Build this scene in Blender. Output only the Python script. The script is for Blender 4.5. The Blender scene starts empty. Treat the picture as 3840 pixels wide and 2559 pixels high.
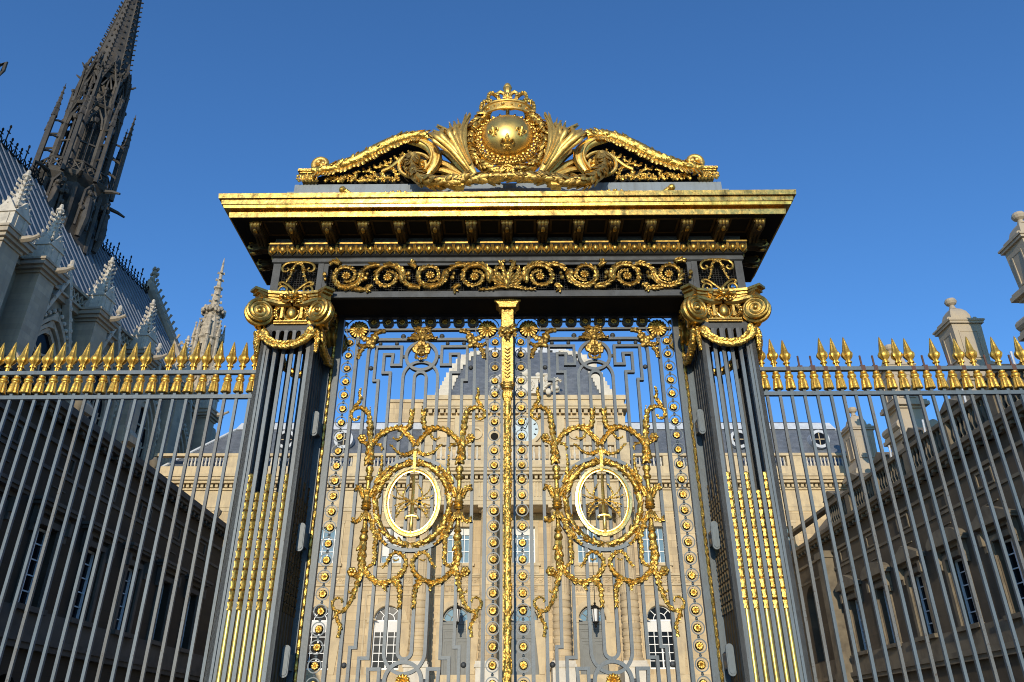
import bpy, bmesh, math, random
from math import sin, cos, pi, radians, sqrt, atan2
from mathutils import Vector, Matrix
random.seed(7)
sc = bpy.context.scene
C = sc.collection
# ------------------------------------------------------------------ camera
PITCH, YAW, ROLL = radians(27.5), .0061, .0028
fw = Vector((sin(YAW)*cos(PITCH), cos(YAW)*cos(PITCH), sin(PITCH)))
rt = Vector((cos(YAW), -sin(YAW), 0)); up = rt.cross(fw)
r2 = cos(ROLL)*rt - sin(ROLL)*up; u2 = cos(ROLL)*up + sin(ROLL)*rt
cam = bpy.data.cameras.new('camera'); co = bpy.data.objects.new('camera', cam); C.objects.link(co)
cam.sensor_width = 36; cam.lens = 2865/3840*36; cam.clip_start = .1; cam.clip_end = 3000
m = Matrix.Identity(4)
for i in range(3):
    m[i][0], m[i][1], m[i][2] = r2[i], u2[i], -fw[i]
m.translation = (0, -9, 1.6)
co.matrix_world = m
sc.camera = co
# ------------------------------------------------------------------ sky and sun
SUN_EL, SUN_AZ = radians(12.5), radians(7)          # low sun behind the camera, slightly from the left
w = bpy.data.worlds.new('World'); sc.world = w; w.use_nodes = True
nt = w.node_tree; bg = nt.nodes['Background']
sky = nt.nodes.new('ShaderNodeTexSky'); sky.sky_type = 'NISHITA'; sky.sun_disc = False
sky.sun_elevation = SUN_EL; sky.sun_rotation = pi + SUN_AZ
sky.altitude = 100; sky.air_density = 1.0; sky.dust_density = .3; sky.ozone_density = 2.5
tint = nt.nodes.new('ShaderNodeMix'); tint.data_type = 'RGBA'; tint.blend_type = 'MULTIPLY'; tint.inputs[0].default_value = 1
nt.links.new(sky.outputs[0], tint.inputs[6]); tint.inputs[7].default_value = (.62, 1.05, 1.52, 1)   # clear deep blue autumn sky
nt.links.new(tint.outputs[2], bg.inputs[0]); bg.inputs[1].default_value = .15
sl = bpy.data.lights.new('sun', 'SUN'); sl.energy = 3.7; sl.angle = radians(.5); sl.color = (1, .885, .70)
so = bpy.data.objects.new('sun', sl); C.objects.link(so)
sd = Vector((-sin(SUN_AZ)*cos(SUN_EL), -cos(SUN_AZ)*cos(SUN_EL), sin(SUN_EL)))
so.rotation_euler = sd.to_track_quat('Z', 'Y').to_euler(); so.location = (-5, -30, 30)
sc.view_settings.view_transform = 'Standard'; sc.view_settings.look = 'None'
sc.view_settings.exposure = 0; sc.view_settings.gamma = 1
try:
    sc.cycles.filter_width = 1.05; sc.cycles.max_bounces = 6; sc.cycles.diffuse_bounces = 3; sc.cycles.glossy_bounces = 3
except Exception: pass

# ------------------------------------------------------------------ materials
def mat(name, base, rough=.6, metal=0, vary=None, vscale=6., joint=None, bump=0., bscale=30., rvar=0., amount=.5, streak=None, spec=.5, chip=None):
    """base colour with noise stains (vary), ashlar joints (joint = (axis, w, h, colour)), streaks and bump"""
    M = bpy.data.materials.new(name); M.use_nodes = True
    n, l = M.node_tree.nodes, M.node_tree.links
    b = n['Principled BSDF']; b.inputs['Roughness'].default_value = rough; b.inputs['Metallic'].default_value = metal
    b.inputs['Specular IOR Level'].default_value = spec
    geo = n.new('ShaderNodeNewGeometry'); pos = geo.outputs['Position']
    rgb = n.new('ShaderNodeRGB'); rgb.outputs[0].default_value = (*base, 1); col = rgb.outputs[0]
    def noise(scale, det=5, vec=pos):
        t = n.new('ShaderNodeTexNoise'); t.inputs['Scale'].default_value = scale; t.inputs['Detail'].default_value = det
        t.inputs['Roughness'].default_value = .62
        l.new(vec, t.inputs['Vector']); return t.outputs[0]
    def ramp(x, a, c):
        r = n.new('ShaderNodeMapRange'); r.inputs[1].default_value = a; r.inputs[2].default_value = c
        l.new(x, r.inputs[0]); return r.outputs[0]
    def mix(f, a, c, k=1.):
        x = n.new('ShaderNodeMix'); x.data_type = 'RGBA'
        if k != 1.:
            q = n.new('ShaderNodeMath'); q.operation = 'MULTIPLY'; q.inputs[1].default_value = k; l.new(f, q.inputs[0]); f = q.outputs[0]
        l.new(f, x.inputs[0]); l.new(a, x.inputs[6])
        if isinstance(c, tuple): x.inputs[7].default_value = (*c, 1)
        else: l.new(c, x.inputs[7])
        return x.outputs[2]
    if joint:
        ax, bw, bh, jc = joint
        sx = n.new('ShaderNodeSeparateXYZ'); l.new(pos, sx.inputs[0]); cx = n.new('ShaderNodeCombineXYZ')
        l.new(sx.outputs['XY'.index(ax)], cx.inputs[0]); l.new(sx.outputs[2], cx.inputs[1])
        br = n.new('ShaderNodeTexBrick'); l.new(cx.outputs[0], br.inputs['Vector'])
        br.inputs['Scale'].default_value = 1; br.inputs['Brick Width'].default_value = bw; br.inputs['Row Height'].default_value = bh
        br.inputs['Mortar Size'].default_value = .012; br.inputs['Mortar Smooth'].default_value = .3
        br.inputs['Color1'].default_value = (*[c*1.10 for c in base], 1); br.inputs['Color2'].default_value = (*[c*.80 for c in base], 1)
        br.inputs['Mortar'].default_value = (*jc, 1); col = br.outputs[0]
    if vary:
        col = mix(ramp(noise(vscale), .42, .68), col, vary, amount)
    if streak:
        mp = n.new('ShaderNodeMapping'); mp.inputs['Scale'].default_value = streak[1]; l.new(pos, mp.inputs[0])
        col = mix(ramp(noise(1., 4, mp.outputs[0]), .5, .72), col, streak[0], streak[2])
    if chip: col = mix(ramp(noise(chip[0], 2), chip[1], chip[1]+.05), col, chip[2], chip[3])
    l.new(col, b.inputs['Base Color'])
    if rvar:
        r = n.new('ShaderNodeMapRange'); r.inputs[1].default_value = .3; r.inputs[2].default_value = .7
        r.inputs[3].default_value = max(.05, rough-rvar); r.inputs[4].default_value = rough+rvar
        l.new(noise(vscale*2.3), r.inputs[0]); l.new(r.outputs[0], b.inputs['Roughness'])
    if bump:
        bp = n.new('ShaderNodeBump'); bp.inputs['Strength'].default_value = bump; bp.inputs['Distance'].default_value = .02
        l.new(noise(bscale, 3), bp.inputs['Height']); l.new(bp.outputs[0], b.inputs['Normal'])
    return M
M = {}
M['gold'] = mat('gilding', (.80, .51, .115), .38, .9, (.20, .095, .02), 17, bump=.5, bscale=36, rvar=.12, amount=.7, chip=(55, .64, (.10, .05, .015), .7))
M['gold_plain'] = mat('plain_gilding', (.86, .57, .15), .34, .88, (.50, .27, .05), 9, bump=.10, bscale=14, rvar=.08, amount=.5, streak=((.22, .10, .03), (14, 14, 1.5), .5))
M['gold_cornice'] = mat('cornice_gilding', (.90, .57, .14), .25, .92, (.60, .33, .07), 6, bump=.16, bscale=9, rvar=.08, amount=.6, streak=((.10, .05, .02), (9, 9, 1.6), .75), chip=(30, .66, (.10, .05, .015), .8))
M['gold_globe'] = mat('burnished_gilding', (.80, .52, .13), .38, .9, (.50, .38, .18), 3, bump=.05, bscale=9, rvar=.06, amount=.45, streak=((.50, .36, .14), (9, 9, .8), .5))
M['gold_brown'] = mat('browned_gilding', (.46, .29, .075), .46, .85, (.12, .065, .02), 14, bump=.35, bscale=26, rvar=.10, amount=.7)
M['gold_oval'] = mat('polished_gilding', (.95, .70, .28), .30, .9, (.60, .36, .10), 9, bump=.2, bscale=26, rvar=.05, amount=.4)
M['gold_old'] = mat('tarnished_gilding', (.54, .34, .085), .42, .92, (.10, .055, .018), 14, bump=.35, bscale=26, rvar=.10, amount=.7)
M['gold_crest'] = mat('weathered_gilding', (.76, .48, .12), .44, .78, (.34, .20, .06), 11, bump=.25, bscale=20, rvar=.10, amount=.6)
M['iron'] = mat('grey_iron_paint', (.108, .140, .162), .45, 0, (.085, .102, .108), 3.5, bump=.08, bscale=20, amount=.6, streak=((.08, .075, .06), (22, 22, 1.2), .5), chip=(46, .66, (.045, .035, .028), .7))
M['iron_dark'] = mat('dark_grey_iron_paint', (.080, .108, .128), .45, 0, (.06, .072, .076), 3.5, bump=.08, bscale=20, amount=.6, streak=((.05, .045, .04), (22, 22, 1.2), .5), chip=(46, .66, (.03, .024, .02), .7))
M['iron_light'] = mat('pale_grey_iron_paint', (.21, .245, .275), .5, 0, (.15, .17, .18), 3.5, bump=.08, bscale=20, amount=.5, streak=((.10, .10, .09), (14, 14, 1.2), .4))
M['iron_soot_shade'] = mat('sooty_and_shaded_iron_paint', (.050, .052, .052), .6, 0, (.026, .026, .025), 5, bump=.12, bscale=24, amount=.8, streak=((.11, .115, .12), (9, 9, 6), .35))  # soot of the entablature; on the pier sides it serves as painted shade
M['iron_black'] = mat('black_iron_and_shade', (.012, .0115, .011), .8, 0, (.02, .018, .014), 4, amount=.5, spec=.15)  # black iron; on soffits and behind openwork its colour stands in for shade
M['iron_warm'] = mat('weathered_grey_paint', (.125, .132, .13), .5, 0, (.09, .092, .085), 3.5, bump=.08, bscale=20, amount=.6, streak=((.09, .07, .05), (22, 22, 1.2), .5), chip=(40, .62, (.055, .035, .022), .8))
M['rust'] = mat('rusty_iron', (.11, .05, .035), .75, 0, (.04, .03, .028), 9, amount=.7)
ST = (.61, .465, .27)
M['stone'] = mat('warm_limestone', ST, .85, 0, (.44, .33, .20), .55, ('X', 1.35, .48, (.34, .25, .14)), .2, 9, amount=.7, streak=((.30, .23, .15), (1.6, 1.6, .22), .6))
M['stone_plain'] = mat('carved_limestone', (.60, .475, .29), .85, 0, (.42, .33, .21), 1.3, None, .2, 7, amount=.7, streak=((.30, .25, .19), (2.5, 2.5, .5), .45))
M['stone_white'] = mat('bleached_limestone', (.66, .60, .49), .85, 0, (.50, .44, .35), 1.1, None, .2, 7, amount=.6, streak=((.36, .32, .26), (2, 2, .6), .5))
M['wing'] = mat('shaded_wing_limestone', (.115, .086, .053), .9, 0, (.045, .035, .023), .55, ('Y', 1.3, .46, (.09, .07, .045)), .15, 9, amount=.75, streak=((.06, .048, .034), (1.6, 1.6, .2), .6))  # right wing wall, its shade darkened into the base colour
M['wing_trim'] = mat('shaded_carved_limestone', (.20, .16, .105), .9, 0, (.07, .056, .04), 1.2, None, .15, 7, amount=.7)  # wing trim with the shade mixed into the stone colour
M['wing_ledge'] = mat('shaded_ledge_limestone', (.085, .078, .066), .9, 0, (.035, .03, .025), 1.0, None, .15, 7, amount=.7)  # shade in the base colour, lifted where ledges catch skylight
M['wing_dark'] = mat('black_shaded_limestone', (.034, .025, .014), .9, 0, (.015, .011, .007), .6, ('Y', 1.3, .46, (.018, .014, .010)), .15, 9, amount=.7)  # near-black base holds the left wing's shade
M['chapel'] = mat('grey_limestone', (.42, .345, .25), .9, 0, (.26, .23, .19), .7, ('Y', 1.1, .4, (.33, .29, .24)), .25, 6, amount=.6, streak=((.2, .18, .155), (2, 2, .3), .5))
M['chapel_white'] = mat('pale_carved_limestone', (.56, .50, .41), .9, 0, (.27, .24, .20), 2.0, None, .3, 8, amount=.6)
M['spire_lead'] = mat('spire_leadwork', (.060, .053, .045), .7, .0, (.020, .016, .012), 1.4, None, .4, 6, amount=.8, streak=((.11, .075, .04), (2, 2, 1.2), .5))
M['wire'] = mat('dark_wire', (.028, .027, .026), .7, 0, spec=.2)
M['gold_shade'] = mat('dark_shaded_gilding', (.10, .065, .025), .55, .6, (.03, .022, .012), 9, amount=.7)  # dark copy of the gold with shade painted in
M['lead'] = mat('lead_sheet', (.24, .26, .29), .5, .35, (.15, .16, .17), 1.2, None, .2, 5, amount=.6)
M['slate'] = mat('slate', (.115, .128, .15), .55, 0, (.18, .19, .21), 1.6, ('X', .3, .16, (.07, .08, .09)), .1, 12, amount=.5)
M['slate_side'] = mat('dark_slate', (.07, .08, .105), .5, 0, (.12, .13, .15), 1.6, ('Y', .3, .16, (.04, .045, .05)), .1, 12, amount=.5)
M['lead_white'] = mat('bleached_lead_flashing', (.55, .57, .60), .6, 0, (.36, .37, .38), 3, None, .1, 8, amount=.6)
M['glass'] = mat('window_glass', (.008, .009, .012), .15, 0, spec=.12)
M['glass_sky'] = mat('sky_painted_glass', (.15, .235, .285), .03, 0, (.23, .31, .35), .8, amount=.6, spec=.8)  # pale blue base colour stands in for a reflection of the sky
M['white'] = mat('white_window_paint', (.80, .80, .78), .5)
M['blind'] = mat('white_blind', (.74, .72, .68), .8)
M['door'] = mat('grey_door_paint', (.16, .165, .155), .55, 0, (.11, .11, .10), 3, amount=.5)
M['dial'] = mat('clock_dial_enamel', (.36, .46, .50), .4)
M['letters'] = mat('carved_letters', (.33, .25, .16), .9)
M['paving'] = mat('stone_paving', (.10, .09, .08), .9, 0, (.07, .065, .06), 1.5, None, .1, 8, amount=.6)
M['asphalt'] = mat('asphalt', (.05, .05, .052), .9, 0, (.07, .07, .07), 3, amount=.5)

# paint of the piers, streaked with soot that the rain does not reach just below the capitals
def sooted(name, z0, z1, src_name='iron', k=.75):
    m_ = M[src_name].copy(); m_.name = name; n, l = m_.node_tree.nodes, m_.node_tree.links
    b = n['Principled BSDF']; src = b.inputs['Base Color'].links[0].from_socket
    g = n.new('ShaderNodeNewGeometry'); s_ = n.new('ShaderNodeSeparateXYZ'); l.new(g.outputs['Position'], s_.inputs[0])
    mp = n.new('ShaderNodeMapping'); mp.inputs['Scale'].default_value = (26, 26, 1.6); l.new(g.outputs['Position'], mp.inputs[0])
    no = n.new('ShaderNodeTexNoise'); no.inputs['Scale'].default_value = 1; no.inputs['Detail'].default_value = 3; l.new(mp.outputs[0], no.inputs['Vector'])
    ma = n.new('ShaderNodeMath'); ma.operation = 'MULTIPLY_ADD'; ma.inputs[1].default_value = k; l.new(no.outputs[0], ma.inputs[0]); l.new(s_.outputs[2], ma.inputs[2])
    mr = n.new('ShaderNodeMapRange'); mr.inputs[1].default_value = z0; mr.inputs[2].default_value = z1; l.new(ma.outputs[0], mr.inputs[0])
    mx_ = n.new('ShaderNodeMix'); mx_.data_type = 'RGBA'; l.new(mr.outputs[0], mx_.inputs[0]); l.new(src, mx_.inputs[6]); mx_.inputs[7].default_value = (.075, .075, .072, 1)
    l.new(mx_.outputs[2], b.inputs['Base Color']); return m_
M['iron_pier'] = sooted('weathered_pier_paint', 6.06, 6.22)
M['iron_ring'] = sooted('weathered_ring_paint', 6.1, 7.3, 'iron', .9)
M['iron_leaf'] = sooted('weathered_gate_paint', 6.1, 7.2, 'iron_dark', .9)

# ------------------------------------------------------------------ mesh helper
class MB:
    thick = 1.
    def __init__(s, xf=None): s.v, s.f, s.xf = [], [], xf
    def add(s, vs, fs):
        o = len(s.v)
        s.v += [s.xf(*p) for p in vs] if s.xf else [tuple(p) for p in vs]
        s.f += [tuple(i+o for i in f) for f in fs]
    def box(s, x0, x1, y0, y1, z0, z1):
        s.add([(x0,y0,z0),(x1,y0,z0),(x1,y1,z0),(x0,y1,z0),(x0,y0,z1),(x1,y0,z1),(x1,y1,z1),(x0,y1,z1)],
              [(0,3,2,1),(4,5,6,7),(0,1,5,4),(1,2,6,5),(2,3,7,6),(3,0,4,7)])
    def frust(s, x, y, z0, z1, a0, b0, a1, b1):          # rectangular frustum, half sizes
        s.add([(x-a0,y-b0,z0),(x+a0,y-b0,z0),(x+a0,y+b0,z0),(x-a0,y+b0,z0),(x-a1,y-b1,z1),(x+a1,y-b1,z1),(x+a1,y+b1,z1),(x-a1,y+b1,z1)],
              [(0,3,2,1),(4,5,6,7),(0,1,5,4),(1,2,6,5),(2,3,7,6),(3,0,4,7)])
    def tube(s, pts, r, n=8, closed=False, sx=1., up=None):
        pts = [Vector(p) for p in pts]; k = len(pts)
        rs = r if isinstance(r, (list, tuple)) else [r]*k
        vs, fs = [], []; ref = Vector(up) if up else None
        for i, p in enumerate(pts):
            a = pts[(i-1) % k] if (closed or i) else p; b = pts[(i+1) % k] if (closed or i < k-1) else p
            t = (b-a); t = t.normalized() if t.length > 1e-9 else Vector((0,0,1))
            if ref is None: ref = Vector((0,1,0)) if abs(t.y) < .8 else Vector((1,0,0))
            x = (ref - t*ref.dot(t))
            if x.length < 1e-4: x = t.orthogonal()
            x.normalize(); y = t.cross(x); ref = x if not up else ref
            for j in range(n):
                q = 2*pi*(j+.5)/n
                vs.append(p + x*(rs[i]*cos(q)*sx) + y*(rs[i]*sin(q)))
        for i in range(k if closed else k-1):
            for j in range(n):
                a, b = i*n+j, i*n+(j+1) % n; c, d = ((i+1) % k)*n+(j+1) % n, ((i+1) % k)*n+j
                fs.append((a, b, c, d))
        if not closed:
            fs.append(tuple(range(n-1, -1, -1))); fs.append(tuple((k-1)*n+j for j in range(n)))
        s.add(vs, fs)
    def lathe(s, prof, c=(0,0,0), n=16, fl=0, fn=8, sy=1.):
        vs, fs = [], []; k = len(prof)
        for r, z in prof:
            for j in range(n):
                q = 2*pi*j/n; rr = r*(1+fl*cos(fn*q)); vs.append((c[0]+rr*cos(q), c[1]+rr*sin(q)*sy, c[2]+z))
        for i in range(k-1):
            for j in range(n):
                fs.append((i*n+j, i*n+(j+1) % n, (i+1)*n+(j+1) % n, (i+1)*n+j))
        fs.append(tuple(range(n-1, -1, -1))); fs.append(tuple((k-1)*n+j for j in range(n)))
        s.add(vs, fs)
    def blob(s, c, r, n=7, m_=4, ax=None):
        if not isinstance(r, (list, tuple)): r = (r, r, r)
        vs, fs = [], []; R = ax
        P = lambda v: Vector(c) + (R @ Vector(v) if R else Vector(v))
        vs.append(P((0,0,r[2])))
        for i in range(1, m_):
            a = pi*i/m_
            for j in range(n):
                q = 2*pi*j/n; vs.append(P((r[0]*sin(a)*cos(q), r[1]*sin(a)*sin(q), r[2]*cos(a))))
        vs.append(P((0,0,-r[2]))); L = len(vs)-1
        for j in range(n):
            fs.append((0, 1+j, 1+(j+1) % n)); b = 1+(m_-2)*n; fs.append((L, b+(j+1) % n, b+j))
        for i in range(m_-2):
            for j in range(n):
                fs.append((1+i*n+j, 1+(i+1)*n+j, 1+(i+1)*n+(j+1) % n, 1+i*n+(j+1) % n))
        s.add(vs, fs)
    def prism(s, poly, y0, y1):                          # polygon in xz, extruded along y
        k = len(poly)
        s.add([(x,y0,z) for x, z in poly]+[(x,y1,z) for x, z in poly],
              [tuple(range(k)), tuple(range(2*k-1, k-1, -1))]+[(i, i+k, (i+1) % k+k, (i+1) % k) for i in range(k)])
    def plate(s, poly, z0, z1):                          # polygon in xy, extruded along z
        k = len(poly)
        s.add([(x,y,z0) for x, y in poly]+[(x,y,z1) for x, y in poly],
              [tuple(range(k-1, -1, -1)), tuple(range(k, 2*k))]+[(i, (i+1) % k, (i+1) % k+k, i+k) for i in range(k)])
    def ribbon(s, pts, w, y0, y1, closed=False):         # flat bar following a polyline in xz, mitred
        k = len(pts); L, Rr = [], []
        for i in range(k):
            p = Vector(pts[i]); a = Vector(pts[i-1]) if (closed or i) else None; b = Vector(pts[(i+1) % k]) if (closed or i < k-1) else None
            d1 = (p-a).normalized() if a is not None else None; d2 = (b-p).normalized() if b is not None else None
            if d1 is None: d1 = d2
            if d2 is None: d2 = d1
            n1 = Vector((-d1.y, d1.x)); n2 = Vector((-d2.y, d2.x)); nn = n1+n2
            if nn.length < 1e-6: nn = n1
            nn.normalize(); q = w/2/max(.35, nn.dot(n1))
            L.append(p+nn*q); Rr.append(p-nn*q)
        vs = [(p.x,y0,p.y) for p in L]+[(p.x,y0,p.y) for p in Rr]+[(p.x,y1,p.y) for p in L]+[(p.x,y1,p.y) for p in Rr]
        fs = []
        for i in range(k if closed else k-1):
            j = (i+1) % k
            fs += [(i, j, k+j, k+i), (2*k+i, 3*k+i, 3*k+j, 2*k+j), (i, 2*k+i, 2*k+j, j), (k+i, k+j, 3*k+j, 3*k+i)]
        if not closed:
            fs += [(0, k, 3*k, 2*k), (k-1, 3*k-1, 4*k-1, 2*k-1)]
        s.add(vs, fs)
    def leafy(s, pts, r0, r1, sub=6, lump=1.25, step=.045, seed=0, flat=.7, n=7):
        """scrolling stem with overlapping leaf lumps"""
        rnd = random.Random(seed); P = cr(pts, sub); k = len(P); r0 *= MB.thick; r1 *= MB.thick
        s.tube(P, [(r0+(r1-r0)*i/(k-1))*(.72+.18*rnd.random()) for i in range(k)], n)
        acc = 0
        for i in range(1, k):
            d = P[i]-P[i-1]; acc += d.length
            if acc > step:
                acc = 0; t = d.normalized(); r = r0+(r1-r0)*i/(k-1)
                sd_ = Vector((t.z, 0, -t.x))
                for sg in (-1, 1):
                    q = t+sd_*sg*(.10+.45*rnd.random())+Vector((0, -.10-.30*rnd.random(), 0))
                    R = q.to_track_quat('Z', 'Y').to_matrix(); w_ = .62+.25*rnd.random()
                    s.blob(P[i]+sd_*sg*r*(.40+.25*rnd.random())+Vector((0, -r*.4, 0)), (r*w_, r*.55*flat+.002, r*lump*(.75+.6*rnd.random())), 7, 5, R)
    def clump(s, path, R, count, size, seed=0, r1=None, back=.55):
        """pointed leaves overlapping like scales along a path"""
        rnd = random.Random(seed); P = [Vector(p) for p in path]; k = len(P)
        for i in range(count):
            u = (k-1)*(i+rnd.random())/count; j = min(int(u), k-2); p = P[j].lerp(P[j+1], u-j); t = (P[j+1]-P[j]).normalized()
            x = t.cross(Vector((0, 1, 0))).normalized(); y = x.cross(t); a = rnd.uniform(0, 2*pi); rad = x*cos(a)+y*sin(a)
            if rad.y > back: rad.y *= -1
            rr = R+((r1 or R)-R)*u/(k-1); sz = size*rnd.uniform(.75, 1.25)
            Rm = Matrix((t.cross(rad), rad, t)).transposed() @ Matrix.Rotation(rnd.uniform(-.5, .5), 3, 'Y') @ Matrix.Rotation(rnd.uniform(.15, .6)*-1, 3, 'X')
            s.blob(p+rad*rr, (sz*.42, sz*.16, sz), 6, 4, Rm)
    def build(s, name, m, parent=None, smooth=False, org=None):
        if org is None: org = ORG.get(parent.name, (0,0,0)) if parent else (0,0,0)
        me = bpy.data.meshes.new(name)
        me.from_pydata([(x-org[0], y-org[1], z-org[2]) for x, y, z in s.v], [], s.f)
        bm = bmesh.new(); bm.from_mesh(me); bmesh.ops.recalc_face_normals(bm, faces=bm.faces)
        if smooth:
            for f in bm.faces: f.smooth = True
        bm.to_mesh(me); bm.free()
        if smooth:
            try: me.set_sharp_from_angle(angle=radians(42))
            except Exception: pass
        me.materials.append(M[m] if isinstance(m, str) else m)
        o = bpy.data.objects.new(name, me); C.objects.link(o)
        if parent: o.parent = parent
        ORG[o.name] = org
        return o
ORG = {}
def cr(pts, sub=6, closed=False):
    P = [Vector(p) for p in pts]; k = len(P); out = []
    for i in range(k if closed else k-1):
        g = lambda j: P[j % k] if closed else P[min(max(j, 0), k-1)]
        a, b, c, d = g(i-1), g(i), g(i+1), g(i+2)
        for j in range(sub):
            t = j/sub
            out.append(.5*((2*b)+(c-a)*t+(2*a-5*b+4*c-d)*t*t+(3*b-a-3*c+d)*t**3))
    if not closed: out.append(P[-1])
    return out
def arc(cx, cz, r, a0, a1, n=16, rz=None):
    rz = rz or r
    return [(cx+r*cos(radians(a0+(a1-a0)*i/n)), cz+rz*sin(radians(a0+(a1-a0)*i/n))) for i in range(n+1)]
def circ(cx, cz, r, n=32, rz=None): return arc(cx, cz, r, 0, 360, n, rz)[:-1]
def at(y, pts): return [(x, y, z) for x, z in pts]
def spiral(cx, cz, r0, r1, a0, turns, n=28, dirn=1):
    return [(cx+(r0+(r1-r0)*i/n)*cos(radians(a0)+dirn*2*pi*turns*i/n), cz+(r0+(r1-r0)*i/n)*sin(radians(a0)+dirn*2*pi*turns*i/n)) for i in range(n+1)]
def thing(name, label, cat, loc=(0,0,0), group=None):
    o = bpy.data.objects.new(name, None); C.objects.link(o); o.location = loc; o.empty_display_size = .3
    o['label'] = label; o['category'] = cat
    if group: o['group'] = group
    ORG[o.name] = tuple(loc); return o
def inst(src, name, parent, loc, m=None, rz=0):
    o = src.copy(); o.name = name; C.objects.link(o); o.parent = parent; o.location = loc; o.rotation_euler = (0, 0, rz)
    ORG[o.name] = (0,0,0); return o
def part(name, me, parent, loc, rz=0):
    o = bpy.data.objects.new(name, me); C.objects.link(o); o.parent = parent; o.location = loc; o.rotation_euler = (0,0,rz); return o
def mesh_of(mb, name, m, smooth=True):
    o = mb.build(name, m, None, smooth); me = o.data; bpy.data.objects.remove(o); return me
def struct(mb, name, m):
    o = mb.build(name, m); o['kind'] = 'structure'; return o
GATE = []                                                # things standing in the slightly turned gate line
TURN = -.0127
# ------------------------------------------------------------------ ground
g = MB(); g.add([(-900,-900,0),(900,-900,0),(900,900,0),(-900,900,0)], [(0,1,2,3)]); struct(g, 'ground', 'paving')
g = MB(); g.box(-400, 400, -24, -12, -.2, .004); struct(g, 'road', 'asphalt')
g = MB(); g.box(-400, 400, -12, -1.4, -.2, .12); struct(g, 'pavement', 'paving')

# ------------------------------------------------------------------ shared small meshes
def rosette_mesh(name, R, pet, d, m, n=40, boss=.28):
    mb = MB(); vs, fs = [], []; rings = [.0, .12, .2, .27, .34, .6, .85, .97, 1.]
    for i, q in enumerate(rings):
        for j in range(n):
            a = 2*pi*j/n; w = abs(cos(pet*a/2))**.6
            rr = R*q*(1 if q < .5 else (.84+.16*w))
            y = -d*(1.15-.9*(q/.2)**2 if q <= .2 else (.35 if q < .3 else .55+.30*sin(pi*(q-.3)/.7)*w-.25*q*(1-w))) if q < 1 else 0
            vs.append((rr*cos(a), y, rr*sin(a)))
    for i in range(len(rings)-1):
        for j in range(n):
            fs.append((i*n+j, i*n+(j+1) % n, (i+1)*n+(j+1) % n, (i+1)*n+j))
    mb.add(vs, fs); return mesh_of(mb, name, m)
ROS = rosette_mesh('rosette', .0415, 8, .014, 'gold')
ROS_OLD = rosette_mesh('rosette', .0415, 8, .014, 'gold_old')
BIG = rosette_mesh('rosette', .127, 16, .020, 'gold_old', 128, .22)
def ring_mesh(R0, R1, m, back=True, link=None):
    mb = MB()
    if link == 'z': mb.box(-.010, .010, -.006, .010, -.124, -R1+.004); mb.blob((0, -.004, -.0954), (.018, .018, .013), 8, 5)
    if link == 'x': mb.box(R1-.004, .116, -.006, .010, -.009, .009); mb.blob((.0964, -.004, 0), (.013, .017, .017), 8, 5); mb.ribbon(circ(0, 0, (R0+R1)/2, 32), R1-R0, -.026, .040, True)
    mb.ribbon(circ(0, 0, R1-.006, 32), .012, -.034, -.026, True)
    k0 = len(mb.f)
    if back: mb.prism(circ(0, 0, R0+.002, 24), .006, .016)
    me = mesh_of(mb, 'medallion', m); me.materials.append(M['iron_black'])
    for p_ in me.polygons:
        if p_.index >= k0: p_.material_index = 1
    return me
RING = ring_mesh(.046, .078, 'iron_ring', True, 'z'); RINGX = ring_mesh(.046, .078, 'iron_ring', True, 'x'); BRING = ring_mesh(.128, .166, 'iron_leaf')

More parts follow.
